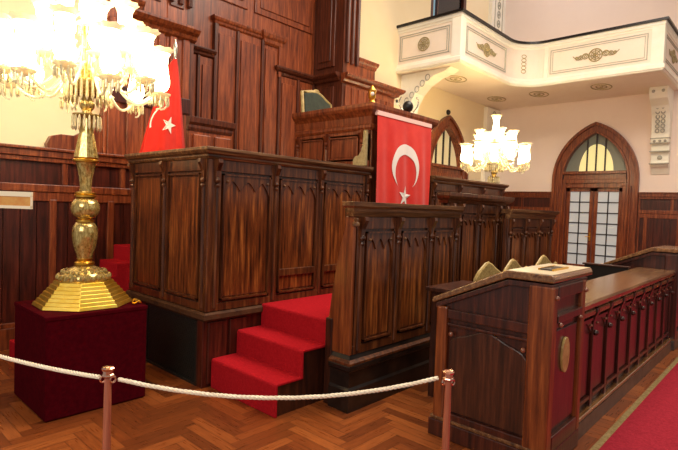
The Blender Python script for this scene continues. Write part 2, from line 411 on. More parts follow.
# gallery opening
g = struct(MB().box(9.4, 9.5, YB, YB+.12, 5.0, 6.75).box(10.8, 10.92, YB, YB+.12, 5, 6.75).box(9.4, 10.92, YB, YB+.12, 6.65, 6.75).box(9.66, 9.7, YB, YB+.1, 5, 6.65).build('window_1', 'wood_red_dark'))
sub(MB().box(9.5, 9.66, YB+.06, YB+.07, 5, 6.65), 'blue_pane', 'pane_blue', g, None)
sub(MB().box(9.7, 10.8, YB+.06, YB+.07, 5, 6.65), 'dark_pane', 'pane_dark', g, None)

# ------------------------------------------------------------------ tall wooden panelling behind the podium
rt = thing('wall_panelling', 'tall red-brown wooden panelling with stepped cornices and recessed niche behind the podium', 'wall panelling', (5.07, YB, 0))
def pt(mb, name, m, **k): return mb.build(name, m, rt, **k)
NY = 6.83
YF = YB-.06
pt(MB().box(3.6, 6.54, NY, NY+.1, 0, 7.2), 'niche_back', 'wood_wall')
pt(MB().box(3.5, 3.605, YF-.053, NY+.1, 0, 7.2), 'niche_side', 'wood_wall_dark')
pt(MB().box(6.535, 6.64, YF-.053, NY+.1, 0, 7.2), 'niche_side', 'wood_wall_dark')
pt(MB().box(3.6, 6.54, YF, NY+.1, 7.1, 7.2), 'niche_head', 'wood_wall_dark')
# niche panels: raised boards up to the stepped cornice
for x0, x1, zt in ((3.64, 4.10, 3.80), (4.10, 4.38, 3.80), (4.38, 4.80, 4.34), (4.80, 5.30, 4.34), (5.30, 5.68, 4.34), (5.68, 6.12, 3.84), (6.12, 6.50, 3.84)):
    p = MB().box(x0+.02, x1-.02, NY-.035, NY, .6, zt).box(x0+.07, x1-.07, NY-.06, NY-.03, .7, zt-.12)
    pt(p, 'niche_panel', 'wood_wall', bevel=.008)
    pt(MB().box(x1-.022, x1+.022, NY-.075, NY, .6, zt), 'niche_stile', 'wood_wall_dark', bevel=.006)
cp = [(0, 0), (.06, .03), (.08, .07), (.13, .10), (.16, .14), (.16, .17), (0, .17)]
def cornice(path, z, h=1.0, d=1.0): return MB().sweep(path, [(a*d, z+b*h) for a, b in cp])
pt(cornice([(3.6, NY-.03), (4.38, NY-.03)], 3.80, .7, .55), 'cornice', 'wood_wall_dark', bevel=.003)
pt(cornice([(4.40, NY), (4.40, NY-.03), (5.66, NY-.03), (5.66, NY)], 4.34, .75, .45), 'cornice', 'wood_wall', bevel=.003)
pt(cornice([(5.34, NY), (5.34, NY-.05), (5.68, NY-.05), (5.68, NY)], 4.28, 1.2, .6), 'cornice', 'wood_wall', bevel=.003)
pt(cornice([(5.68, NY), (5.68, NY-.01), (6.54, NY-.01), (6.54, YF)], 3.82, .9, .8), 'cornice', 'wood_wall_dark')
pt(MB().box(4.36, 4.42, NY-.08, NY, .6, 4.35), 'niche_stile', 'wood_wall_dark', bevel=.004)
pt(MB().box(5.64, 5.70, NY-.08, NY, 3.8, 4.35), 'niche_stile', 'wood_wall', bevel=.004)
# upper niche panel frames
for x0, x1 in ((3.68, 5.0), (5.14, 6.46)):
    pt(MB().box(x0, x1, NY-.03, NY, 4.75, 6.9).box(x0+.1, x1-.1, NY-.05, NY-.02, 4.85, 6.8), 'upper_panel', 'wood_wall', bevel=.01)
# panel on the right return
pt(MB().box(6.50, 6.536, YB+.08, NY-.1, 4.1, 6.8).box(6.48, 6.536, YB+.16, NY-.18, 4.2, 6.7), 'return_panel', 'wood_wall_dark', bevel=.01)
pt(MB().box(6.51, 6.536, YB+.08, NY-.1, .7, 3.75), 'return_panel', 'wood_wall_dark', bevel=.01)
# piers
def pier(x0, x1, zt, flip=False):
    b = MB().box(x0, x1, YF-.05, YB, 0, zt)
    pt(b, 'pier', 'wood_wall', bevel=.01)
    n = 2
    wd = (x1-x0)/n
    for k in range(n):
        pt(MB().box(x0+k*wd+.04, x0+(k+1)*wd-.04, YF-.075, YF-.04, .3, min(3.74, zt-.2)), 'pier_panel', 'wood_wall', bevel=.008)
for sgn in (0, 1):
    mir = (lambda x: x) if sgn else (lambda x: 10.14-x)
    a, b = sorted((mir(6.56), mir(6.92))); pier(a, b, 8.6)
    # fluted shafts
    for k in range(3):
        xx = mir(6.62+k*.13)
        pt(MB().tube([(xx, YF-.08, 4.15), (xx, YF-.08, 8.5)], .035, 8), 'fluted_shaft', 'wood_wall_dark', smooth=True)
    a, b = sorted((mir(6.92), mir(7.44))); pier(a+(0 if sgn else .2), b, 4.28 if sgn else 8.6)
    a, b = sorted((mir(7.44), mir(8.07))); pier(a+(0 if sgn else .38), b+(0 if sgn else .2), 3.88 if sgn else 3.98)
    if sgn:
        pt(cornice([(6.50, YF-.05), (8.07, YF-.05), (8.07, YB)], 3.78), 'cornice', 'wood_wall', bevel=.003)
        pt(cornice([(6.92, YF-.05), (7.42, YF-.05), (7.42, YB)], 4.16, .9, .4), 'cornice', 'wood_wall', bevel=.003)
    else:
        pt(cornice([(2.70, YF-.05), (3.62, YF-.05)], 3.70), 'cornice', 'wood_red', bevel=.003)
        pt(cornice([(2.45, YB), (2.45, YF-.05), (2.90, YF-.05)], 3.9, .8, .5), 'cornice', 'wood_red', bevel=.003)
        pt(MB().box(2.46, 3.55, YF-.10, YF-.04, 2.75, 2.95), 'rail', 'wood_red_dark', bevel=.01)
        for x in (3.03, 3.35): pt(MB().box(x-.1, x+.1, YF-.07, YF-.04, 4.1, 6.5), 'pier_panel', 'wood_wall_dark', bevel=.01)
pt(MB().prism([(1.88, 2.10), (1.86, 2.18), (1.90, 2.27), (2.0, 2.30), (2.14, 2.30), (2.24, 2.36), (2.32, 2.42), (2.42, 2.52), (2.45, 2.62), (2.45, 2.10)], lambda u, v, d: (u, YB-d, v), 0, .10), 'scrolled_end', 'wood_red', bevel=.006)

# ------------------------------------------------------------------ balcony
def pieces_late(mb):      # one mesh per shape
    cu = mb.cuts+[(len(mb.v), len(mb.f))]; out = []
    for (v0, f0), (v1, f1) in zip(cu[:-1], cu[1:]):
        b = MB(); b.v = mb.v[v0:v1]; b.f = [tuple(i-v0 for i in f) for f in mb.f[f0:f1]]; out.append(b)
    return out
bl = thing('balcony', 'ivory plaster corner balcony with black handrail and olive rosettes on pink panels', 'balcony', (10.8, 5.0, 4.3))
X1, Y1, X2, Y2, RR = 8.28, 4.80, 10.87, 2.08, .62
arc = [(X2-RR+RR*math.cos(a), Y1-RR+RR*math.sin(a)) for a in [PI/2*(1-i/10) for i in range(11)]]
path = [(X1, YB), (X1, Y1)]+arc+[(X2, Y2), (XR, Y2)]
# travel from (X1,YB) down: right-hand side is -X = outward
path_r = path
def bpart(mb, name, m, **k): return mb.build(name, m, bl, **k)
bpart(MB().prism([(x, y) for x, y in path]+[(XR, YB)], lambda u, v, d: (u, v, d), 4.34, 4.44), 'floor_slab', 'plaster_pink')
sg = 1
def off(o): return o*sg
t = MB().sweep(path_r, [(-.10, 4.42), (0, 4.42), (0, 5.2), (-.10, 5.2)]); bpart(t, 'parapet', 'plaster_pink')
bpart(MB().sweep(path_r, [(-.02, 4.33), (.02, 4.33), (.035, 4.345), (.035, 4.36), (.055, 4.365), (.055, 4.43), (.03, 4.45), (.015, 4.50), (-.02, 4.50)]), 'bottom_moulding', 'plaster')
bpart(MB().sweep(path_r, [(-.1, 5.12), (.012, 5.12), (.02, 5.15), (.04, 5.17), (.045, 5.23), (-.12, 5.23)]), 'top_moulding', 'plaster')
bpart(MB().sweep(path_r, [(-.15, 5.23), (.085, 5.23), (.085, 5.275), (-.15, 5.275)]), 'handrail', 'black')
# posts and panel frames on the parapet face: face frame (p0 -> p1), outward normal to the right of travel
def face(p0, p1):
    a, b = Vector(p0), Vector(p1); d = (b-a).normalized(); n = Vector((d.y, -d.x)); L_ = (b-a).length
    return (lambda s, z, o: (a.x+d.x*s+n.x*o, a.y+d.y*s+n.y*o, z)), L_
def fbox(mb, fn, s0, s1, z0, z1, o0, o1):
    mb.prism([(s0, z0), (s1, z0), (s1, z1), (s0, z1)], fn, o0, o1)
def rosette(fn, s, z, big, squash=1.0):
    m = MB(); o = .012
    def ring(cx, cz, r, tr): m.tube([fn(s+cx+r*squash*math.cos(a), z+cz+r*math.sin(a), o) for a in [2*PI*i/18 for i in range(19)]], tr, 5, False)
    ring(0, 0, .125, .012); ring(0, 0, .085, .008); ring(0, 0, .045, .010)
    for k in range(8):
        a = k*PI/4; m.tube([fn(s+.05*math.cos(a), z+.05*math.sin(a), o), fn(s+.115*math.cos(a), z+.115*math.sin(a), o)], .010, 4)
    c = fn(s, z, .02); m.ball(c, .03, (1, 1, 1), 8)
    if big:
        for sx in (-1, 1):
            for cx, r in ((.19, .055), (.28, .042), (.355, .026)):
                ring(sx*cx, 0.01*math.cos(cx*30), r, .008); ring(sx*cx, .0, r*.4, .007)
            m.tube([fn(s+sx*(.13+.3*i/8), z+.05*math.sin(i*.9), o) for i in range(9)], .007, 4)
    bpart(m, 'rosette', 'olive')
def frame(fn, s0, s1, z0=4.56, z1=5.06):
    m = MB()
    for e, m_ in ((0, .014), (.045, .008)):
        a, b, c, d = s0+e, s1-e, z0+e, z1-e
        fbox(m, fn, a, b, c, c+m_, 0, .012); fbox(m, fn, a, b, d-m_, d, 0, .012); fbox(m, fn, a, a+m_, c, d, 0, .012); fbox(m, fn, b-m_, b, c, d, 0, .012)
    bpart(m, 'panel_moulding', 'plaster_grey')
def post(fn, s0, s1):
    m = MB(); fbox(m, fn, s0, s1, 4.46, 5.16, 0, .03); bpart(m, 'parapet_post', 'plaster', bevel=.004)
fn, L = face((X1, YB), (X1, Y1)); post(fn, L-.16, L+.03); frame(fn, .05, L-.22); rosette(fn, L/2-.08, 4.81, False)
fn, L = face((X1, Y1), (X2-RR, Y1)); post(fn, .0, .16); frame(fn, .22, L-.06); rosette(fn, L/2+.05, 4.81, True)
am = arc[3:9]; fn, L = face(arc[3], arc[7])
m = MB()
for k in range(5): m.tube([fn(L/2+.05*math.cos(a), 4.66+k*.08+.035*math.sin(a), -.03) for a in [2*PI*i/10 for i in range(11)]], .010, 4, False)
bpart(m, 'rosette', 'olive')
fn, L = face((X2, Y1-RR), (X2, Y2)); post(fn, -.06, .02); frame(fn, .06, L-.24); rosette(fn, L/2-.1, 4.81, True); post(fn, L-.18, L+.03)
fn, L = face((X2, Y2), (XR, Y2)); post(fn, .0, .14); frame(fn, .2, L-.1); rosette(fn, L/2, 4.81, True)
for x, y in ((9.3, 5.45), (11.55, 4.6), (11.5, 5.6), (11.6, 3.3)):
    m = MB()
    for r in (.10, .19): m.tube([(x+r*1.5*math.cos(a), y+r*math.sin(a), 4.335) for a in [2*PI*i/20 for i in range(21)]], .012, 5, False)
    m.ball((x, y, 4.335), .04, (1, 1, .5), 8); bpart(m, 'soffit_rosette', 'olive')
# soffit cove at the left (curved bracket against the back wall)
cv = [(0, 4.34)]+[(1.0*(1-math.sin(a)), 3.5+.84*(1-math.cos(a))**.9) for a in [PI/2*i/10 for i in range(11)]][1:]
cb = thing('wall_bracket', 'curved ivory plaster bracket under the balcony beside the panelling', 'bracket', (8.6, YB, 4.3))
MB().prism([(0, 4.335), (1.15, 4.335), (1.02, 4.27), (.78, 4.22), (.55, 4.10), (.36, 3.93), (.24, 3.72), (.18, 3.5), (.10, 3.42), (0, 3.4)], lambda u, v, d: (8.42+d, YB-u, v), 0, .34).build('bracket_body', 'plaster', cb, bevel=.01)
m = MB()
for k in range(5):
    cx, cz = .16+.12*k, 3.8+.1*k
    m.tube([(8.415, YB-cx+.05*math.cos(a)*1, cz+.06*math.sin(a)) for a in [2*PI*i/10 for i in range(11)]], .010, 4, False)
m.build('carving', 'plaster_grey', cb)
# console under the right end
cs = thing('wall_bracket', 'carved ivory scroll bracket on right wall supporting the balcony end', 'bracket', (XR, 2.4, 4.3))
cy = 2.36
prof = [(0, 4.335), (.62, 4.335), (.64, 4.22), (.58, 4.10), (.40, 3.98), (.30, 3.80), (.25, 3.60), (.22, 3.42), (.24, 3.34), (.24, 3.22), (.16, 3.18), (.14, 2.82), (.17, 2.78), (.17, 2.72), (.10, 2.68), (.03, 2.56), (0, 2.54)]
MB().prism(prof, lambda u, v, d: (XR-u, cy+d, v), -.17, .17).build('bracket_body', 'plaster', cs, bevel=.012)
m = MB()
for k in range(6):
    z = 3.46+k*.10; u = .27+max(0, (z-3.75))*.35
    for dy in (-.05, .05): m.tube([(XR-u-.02, cy+dy+.035*math.cos(a), z+.04*math.sin(a)) for a in [2*PI*i/8 for i in range(9)]], .011, 4, False)
for z in (2.76, 3.02, 3.2, 3.30): m.box(XR-.26, XR-.15, cy-.18, cy+.18, z, z+.018)
for dy in (-.1, 0, .1): m.ball((XR-.245, cy+dy, 3.25), .03, (1, 1, 1), 8)
m.ball((XR-.15, cy, 2.9), .05, (.6, 1, 1), 10)
for dy in (-.09, .09): m.ball((XR-.635, cy+dy, 4.24), .035, (1, 1, 1), 8)
for b_ in pieces_late(m): b_.build('carving', 'plaster_grey', cs)

# ------------------------------------------------------------------ panelled woodwork generator
def panelled(root, fn, s0, s1, z0, z1, bays, pm='wood_panel', fm='wood_frame', rm='wood_rail', tracery='arch', midrail=None, brackets=True, depth=.06, bosses=True, stile=.055, bend=(True, True), thick=.04, bh=.17, toprail=.10):
    """fn(s, o, z): s along the face, o out of it. bays: list of bay edges."""
    def B(mb, a, b, o0, o1, c, d): t = MB().box(a, b, o0, o1, c, d).xf(fn); mb.add(t.v, t.f)
    fr = MB(); B(fr, s0, s1, -thick, 0, z0, z1)
    B(fr, s0+.001, s1-.001, -.01, .022, z1-toprail, z1-.001); B(fr, s0+.001, s1-.001, -.01, .022, z0+.001, z0+.07)
    for e in bays:
        B(fr, max(s0+.001, e-stile/2-.02), min(s1-.001, e+stile/2+.02), -.01, .020, z0+.06, z1-toprail+.01)
    fro = fr.build('frame', fm, root, bevel=.004)
    for a, b in zip(bays[:-1], bays[1:]):
        a2, b2 = a+stile/2+.03, b-stile/2-.03
        zz = [(z0+.09, z1-toprail-.02)]
        if midrail: zz = [(midrail+.05, z1-toprail-.02), (z0+.09, midrail-.03)]
        for i, (c, d) in enumerate(zz):
            p = MB(); B(p, a2, b2, 0, .006, c, d)
            B(p, a2+.03, b2-.03, 0, .014, c+.03, d-.03)
            po = p.build('panel', pm, root, bevel=.004)
            mo = MB(); e = .014
            for (q0, q1, r0, r1) in ((a2, b2, c, c+e), (a2, b2, d-e, d), (a2, a2+e, c, d), (b2-e, b2, c, d)): B(mo, q0, q1, 0, .034, r0, r1)
            if i == 0 and tracery:
                # cusped head: three hanging points under small arches
                W_ = b2-a2-2*e; n = 10; pts = [(a2+e, d-e)]; H = .13 if W_ > .3 else .10
                k = 3 if tracery == 'arch' else 1
                low = []
                for j in range(k):
                    for q in range(n+1):
                        tt = q/n; x = a2+e+W_*(j+tt)/k
                        hh = H*(.35+.65*abs(2*tt-1)**1.6) if k > 1 else .16*abs(2*tt-1)**2.5+.02+.02*math.cos(tt*4*PI)
                        if k > 1 and j in (0, 2): hh = hh*(1.35 if (j == 0 and tt < .5) or (j == 2 and tt > .5) else 1.0)
                        low.append((x, d-e-hh))
                cl = [low[0]]
                for q in low[1:]:
                    if abs(q[0]-cl[-1][0]) > 1e-5: cl.append(q)
                pts = [(a2+e, d-e)]+cl+[(b2-e, d-e)]
                if abs(pts[0][1]-pts[1][1]) < 1e-6: pts = pts[1:]
                mo.prism(pts, lambda u, v, dd: fn(u, dd, v), .012, .026)
            moo = sub(mo, 'panel_moulding', fm, po, None)
            if i == 0 and bosses:
                for x in (a2+.045, b2-.045): sub(MB().ball(fn(x, .03, d-.065), .013, (1, 1, 1), 8), 'boss', rm, po, None, smooth=True)
    if brackets:
        for i, e in enumerate(bays):
            if (i == 0 and not bend[0]) or (i == len(bays)-1 and not bend[1]): continue
            br = MB(); w_ = .022
            e = min(max(e, s0+w_+.004), s1-w_-.004)
            # scrolled bracket: profile in (o, z)
            pr = [(0, z1+.0), (.06, z1), (.066, z1-.03), (.05, z1-.06), (.03, z1-.10), (.026, z1-bh), (0, z1-bh)]
            br.prism(pr, lambda u, v, dd, e=e: fn(e+dd, u+.012, v), -w_, w_)
            c_ = fn(e, .034, z1-bh-.01); br.ball(c_, .026, (1, 1, 1), 8)
            br.ball(fn(e, .034, z1-bh-.055), .019, (1, 1, 1.1), 8)
            # slim colonnette
            t_ = MB().tube([(e, .022, z1-bh-.05), (e, .022, z0+.03)], .016, 8).xf(fn); br.add(t_.v, t_.f)
            br.build('bracket', fm, root)
    return fro
pieces = pieces_late
def P(mb, name, m, root, split=False, **k):
    if split: return [b.build(name, m, root, **k) for b in pieces(mb)][-1]
    return mb.build(name, m, root, **k)
capP = [(-.02, 0), (.03, 0), (.045, .02), (.045, .035), (.07, .045), (.085, .07), (.085, .095), (-.02, .095)]

# ------------------------------------------------------------------ podium wings (left and right) and presiding desk
DX0, DX1, DY0, DY1 = 2.385, 4.48, 3.72, 5.16
def wing(x0, x1, left, label):
    t = thing('podium_desk', label, 'desk', ((x0+x1)/2, DY0, 0))
    f = lambda s, o, z: (s, DY0-o, z)
    w_ = (x1-x0)/2.19
    bays = [x0+.06, x0+.74*w_, x0+1.38*w_, x1-.04] if left else [x0+.04, x0+.74*w_, x0+1.45*w_, x1-.06]
    panelled(t, f, x0, x1, .66, 1.97, bays, midrail=.93 if not left else None, bend=(True, True))
    if left:
        # the two inner bays carry a low extra rail and a small bottom panel
        for a, b in zip(bays[1:-1], bays[2:]):
            P(MB().box(a+.07, b-.07, DY0-.036, DY0, .91, .98), 'mid_rail', 'wood_frame', t, bevel=.006)
        g = lambda s, o, z: (x0-o, s, z)
        panelled(t, g, DY0, DY1, .66, 1.97, [DY0+.05, 4.44, DY1-.06], pm='wood_panel', rm='wood_rail_y', tracery=None, bosses=False)
        P(MB().sweep([(x0, DY1+.02), (x0, DY0), (x1, DY0)], [(a, 1.97+b) for a, b in capP]), 'cornice', 'wood_rail', t, bevel=.002)
        P(MB().sweep([(x0, DY1), (x0, DY0), (x1, DY0)], [(-.02, .58), (.03, .58), (.05, .60), (.05, .64), (.032, .655), (-.02, .658)]), 'base_moulding', 'wood_matte', t)
        P(MB().box(x0-.026, x0+.02, DY0-.026, DY0+.02, .66, 1.97), 'corner_post', 'wood_frame', t, bevel=.006)
        P(MB().box(x0, x1, DY0, DY0+.06, 0, .6), 'plinth', 'wood_red_dark', t)
        for x in (2.40, 2.62): P(MB().box(x, x+.19, DY0-.02, DY0, .03, .57), 'plinth_panel', 'wood_red_dark', t, bevel=.008)
        P(MB().box(x0, x0+.06, DY0+.06, DY1, 0, .6), 'plinth', 'wood_red_dark', t)
        P(MB().box(x0-.03, x0+.005, DY0+.0, DY0+.09, 0, .58), 'corner_post', 'wood_red_dark', t, bevel=.006)
        v = MB()
        for k in range(34): z = .035+k*.0155; v.box(x0-.02, x0, DY0+.12, 4.72, z, z+.009)
        v.box(x0-.012, x0, DY0+.1, 4.74, .02, .57)
        fr = v.build('vent_grille', 'vent', t)
        P(MB().box(x0-.026, x0, DY0+.09, DY0+.12, .01, .58).box(x0-.026, x0, 4.72, 4.76, .01, .58).box(x0-.026, x0, DY0+.09, 4.76, .565, .58).box(x0-.03, x0, DY0+.09, 4.76, 0, .022), 'vent_frame', 'vent', t)
    else:
        P(MB().sweep([(x0, DY0), (x1, DY0), (x1, DY0+1.0)], [(a, 1.97+b) for a, b in capP]), 'cornice', 'wood_rail', t, bevel=.002)
        P(MB().box(x0, x1, DY0, DY0+.06, 0, .66).box(x1-.06, x1, DY0+.06, DY0+1.0, 0, 1.97), 'side_board', 'wood_frame', t, split=True)
    P(MB().box(x0+.0, x1, DY0-.0, DY0+.32, 2.03, 2.064), 'desk_top', 'wood_rail', t)
    P(MB().box(x0+.07, x1-.07, DY0+.07, 5.15 if left else 4.7, .0, .64), 'raised_floor', 'wood_dark', t)
    return t
wing(DX0, DX1, True, 'tall panelled podium desk front beside the red steps, left of the hanging flag')
wing(5.80, 7.98, False, 'panelled podium desk front right of the hanging flag, behind the rostrum')


PX0, PX1, PY1 = 4.50, 5.75, 5.0
t = thing('presiding_desk', 'high wooden presiding desk with heavy cornice on which the large flag hangs', 'desk', (5.24, 3.9, 0))
P(MB().box(PX0+.02, PX0+.08, DY0+.02, PY1, .0, 2.62), 'side_panel', 'wood_dark', t)
P(MB().box(PX1-.08, PX1-.02, DY0+.02, PY1, .0, 2.62), 'side_panel', 'wood_dark', t)
P(MB().box(PX0+.08, PX1-.08, DY0+.02, DY0+.08, .0, 2.62), 'front_board', 'wood_dark', t)
P(MB().box(PX0+.03, PX1-.03, PY1, 5.75, .0, 1.95), 'raised_floor', 'wood_dark', t)
g = lambda s, o, z: (PX0+.02-o, s, z)
panelled(t, g, DY0+.02, PY1, 2.08, 2.50, [DY0+.12, 4.42, PY1-.06], pm='wood_red', fm='wood_red', rm='wood_rail_y', tracery=None, bosses=False, stile=.05, bh=.12, toprail=.04)
f = lambda s, o, z: (s, DY0+.02-o, z)
panelled(t, f, PX0+.02, PX1-.02, .70, 2.50, [PX0+.08, 5.24, PX1-.08], tracery=None, brackets=False)
big = [(-.06, 2.50), (.02, 2.50), (.035, 2.53), (.035, 2.56), (.02, 2.58), (.03, 2.66), (.06, 2.70), (.09, 2.73), (.10, 2.76), (.10, 2.80), (-.06, 2.80)]
P(MB().sweep([(PX0+.02, PY1), (PX0+.02, DY0+.02), (PX1-.02, DY0+.02), (PX1-.02, PY1)], big), 'cornice', 'wood_red', t, bevel=.003)
P(MB().box(PX0+.02, PX1-.02, DY0+.02, DY0+.7, 2.76, 2.798), 'desk_top', 'wood_rail', t)
scr = [(0, 2.50), (.05, 2.50), (.055, 2.40), (.06, 2.32), (.08, 2.26), (.12, 2.21), (.17, 2.20), (.20, 2.16), (.20, 2.09), (0, 2.09)]
P(MB().prism(scr, lambda u, v, d: (PX0+.02-d, DY0+.03+u, v), .02, .05), 'scroll', 'olive', t, bevel=.004)

# items on the presiding desk
t = thing('desk_clock', 'small brass lantern clock on corner of high desk', 'clock', (4.60, 3.80, 2.8))
P(MB().lathe([(.035, 0), (.045, .01), (.03, .03), (.018, .05), (.03, .07), (.03, .12), (.036, .13), (.018, .155), (.008, .175), (0, .18)], (0, 0, 0), 14).xf(lambda x, y, z: (4.60+x*1.5, 3.80+y*1.5, 2.8+z*1.35)), 'case', 'brass', t, smooth=True)
P(MB().ball((4.565, 3.765, 2.93), .024, (1, 1, 1), 8), 'dial', 'flag_white', t)
t = thing('desk_ornament', 'round black ornament with silver laurel arms on high desk', 'ornament', (5.22, 3.72, 2.8))
cx, cy_, cz = 5.22, 3.72, 2.8
P(MB().box(cx-.05, cx+.05, cy_-.03, cy_+.03, cz, cz+.012).ball((cx, cy_, cz+.085), .075, (.9, .9, 1), 14), 'body', 'black', t, smooth=True)
for sx in (-1, 1):
    P(MB().tube([(cx-.03+sx*.68*(.06+.06*math.sin(i/8*PI*.8)), cy_-.03-sx*.73*(.06+.06*math.sin(i/8*PI*.8)), cz+.012+.185*i/8) for i in range(9)], .009, 6), 'laurel_arm', 'silver', t, smooth=True)

# presiding chair
t = thing('armchair', 'gilt-framed armchair with dark green back behind the high desk', 'chair', (5.50, 5.22, 1.95))
t.rotation_euler = (0, 0, math.radians(10)); t.scale = (1.12, 1.1, 1.06)
base[t.name] = (0, 0, 0)
tl = [(-.33, .55), (-.33, 1.26), (-.22, 1.275), (-.12, 1.30), (0, 1.315), (.12, 1.28), (.20, 1.24), (.33, 1.20), (.33, .55)]
P(MB().tube([(u, .28+.08*(v-.5), v) for u, v in tl], .024, 8).ball((0, .35, 1.33), .03, (2, 1, 1), 8), 'back_frame', 'chair_gold', t, smooth=True)
P(MB().prism([(u*.92, v-.02 if v > .6 else v) for u, v in tl], lambda u, v, d: (u, .28+.08*(v-.5)+d, v), -.03, .03), 'backrest', 'green_cloth', t, bevel=.01)
P(MB().box(-.3, .3, -.26, .28, .42, .52), 'seat', 'green_cloth', t, bevel=.03)
P(MB().box(-.31, .31, -.27, .29, .36, .42), 'seat_frame', 'chair_gold', t, bevel=.01)
for sx in (-1, 1):
    P(MB().tube([(sx*.3, .28, .78), (sx*.32, 0, .74), (sx*.31, -.22, .72), (sx*.30, -.25, .42)], .022, 8), 'armrest', 'chair_gold', t, smooth=True)
    for y in (-.24, .26): P(MB().tube([(sx*.27, y, .37), (sx*.28, y*1.05, .2), (sx*.27, y*1.02, 0)], [.028, .02, .016], 8), 'leg', 'chair_gold', t, smooth=True)

# stage backing inside the left wing
t = thing('bench_back', 'dark wooden backboard with ledge between furled flag and high desk', 'bench', (3.2, 5.1, .64))
P(MB().box(2.98, 3.52, 5.08, 5.14, .64, 2.45), 'board', 'wood_wall', t)
for a in (3.0, 3.28): P(MB().box(a+.02, a+.24, 5.055, 5.08, 1.5, 2.36), 'panel', 'wood_wall', t, bevel=.008)
P(MB().sweep([(2.96, 5.09), (3.52, 5.09), (3.52, 5.14)], [(-.03, 2.40), (.02, 2.40), (.03, 2.43), (.03, 2.46), (.05, 2.49), (.06, 2.55), (-.03, 2.55)]), 'ledge', 'wood_wall_dark', t, bevel=.003)

# ------------------------------------------------------------------ hanging flag
def star_pts(cx, cz, r, rot=0):
    return [(cx+(r if k % 2 == 0 else r*.382)*math.sin(rot+k*PI/5), cz+(r if k % 2 == 0 else r*.382)*math.cos(rot+k*PI/5)) for k in range(10)]
FX0, FX1, FZ1, FG = 4.525, 5.65, 2.675, 1.125
fcx = (FX0+FX1)/2
def fy(x, z, o=0):
    k = min(1, (FZ1-z)/.5)
    return 3.64-k*(.012+.012*math.sin((x-FX0)*14+1.0+.6*z)+.006*math.sin((x-FX0)*31+z*2))-o+.0
t = thing('flag', 'large red flag with white crescent and star hanging from the high desk', 'flag', (fcx, 3.6, FZ1))
m = MB(); nx, nz = 44, 40; zb = FZ1-1.5*FG
vs = []
for side, o in ((0, 0), (1, -.006)):
    for j in range(nz+1):
        for i in range(nx+1):
            x = FX0+(FX1-FX0)*i/nx; z = FZ1-(FZ1-zb)*j/nz; vs.append((x, fy(x, z, o), z))
fs = []; K = (nx+1)*(nz+1)
for j in range(nz):
    for i in range(nx):
        q = j*(nx+1)+i; fs += [(q, q+1, q+nx+2, q+nx+1), (K+q, K+q+nx+1, K+q+nx+2, K+q+1)]
for j in range(nz):
    for i in (0, nx): q = j*(nx+1)+i; fs.append((q, q+nx+1, K+q+nx+1, K+q))
for i in range(nx):
    for j in (0, nz): q = j*(nx+1)+i; fs.append((q, q+1, K+q+1, K+q))
m.add(vs, fs); P(m, 'cloth', 'flag_red', t, smooth=True)
m = MB(); oc = (fcx, FZ1-.5*FG); ic = (fcx, FZ1-.5625*FG); ro, ri = .25*FG, .20*FG
n = 48; vs = []; fs = []
# intersection angle of the two circles (from the downward opening)
dd = oc[1]-ic[1]; zc = (ro*ro-ri*ri+dd*dd)/(2*dd)   # below outer centre
ao_ = math.acos(zc/ro); ai_ = math.atan2(math.sqrt(ro*ro-zc*zc), zc-dd)
for i in range(n+1):
    tt = i/n
    a = ao_+(2*PI-2*ao_)*tt; b = ai_+(2*PI-2*ai_)*tt
    p = (oc[0]+ro*math.sin(a), oc[1]-ro*math.cos(a)); q = (ic[0]+ri*math.sin(b), ic[1]-ri*math.cos(b))
    for k in range(5):
        x = p[0]+(q[0]-p[0])*k/4; z = p[1]+(q[1]-p[1])*k/4; vs.append((x, fy(x, z, .005), z))
for i in range(n):
    for k in range(4): fs.append((i*5+k, i*5+k+1, i*5+k+6, i*5+k+5))
m.add(vs, fs); P(m, 'crescent', 'flag_white', t)
def star_mesh(pts, cx, cz, conf):
    m = MB(); vs = [conf(cx, cz)]+[conf(x, z) for x, z in pts]; m.add(vs, [(0, 1+k, 1+(k+1) % 10) for k in range(10)]); return m
scx, scz = fcx, FZ1-.8208*FG
P(star_mesh(star_pts(scx, scz, .125*FG*.95, .12), scx, scz, lambda x, z: (x, fy(x, z, .006), z)), 'star', 'flag_white', t)
P(MB().box(FX0, FX1, 3.634, 3.68, FZ1-.005, FZ1+.045), 'hem', 'flag_hem', t)

# furled flag on a pole
fxp, fyp = 2.80, 5.10
t = thing('flag', 'furled red flag on a pole standing behind the podium desk corner', 'flag', (fxp, fyp, .64))
P(MB().tube([(fxp, fyp, .64), (fxp, fyp, 3.12)], .014, 8), 'pole', 'brass', t, smooth=True)
P(MB().lathe([(.012, 3.12), (.022, 3.13), (.012, 3.15), (.018, 3.19), (.028, 3.24), (.022, 3.29), (.008, 3.33), (0, 3.36)], (fxp, fyp, 0), 12), 'finial', 'silver', t, smooth=True)
def cone(a, z, o=0):
    k = min(1, max(0, (3.14-z)/1.15)); k2 = k**.72
    rx = .02+.235*k2; ry = .02+.13*k2; cxx = fxp-.125*k2; cyy = fyp
    fold = 1+.10*k2*math.sin(a*7+z*.8)+.05*k2*math.sin(a*13+1)
    return (cxx+(rx*fold+o)*math.cos(a), cyy+(ry*fold+o)*math.sin(a), z)
m = MB(); na, nz = 72, 26; vs = []; fs = []
for j in range(nz+1):
    z = 3.14-(3.14-1.2)*j/nz
    for i in range(na): vs.append(cone(2*PI*i/na, z))
for j in range(nz):
    for i in range(na): k = (i+1) % na; fs.append((j*na+i, j*na+k, (j+1)*na+k, (j+1)*na+i))
fs.append(tuple(range(na)))
m.add(vs, fs); P(m, 'cloth', 'flag_red', t, smooth=True)
sa, sz = -1.72, 2.40
def cn(x, z): return cone(sa+x, z, .012)
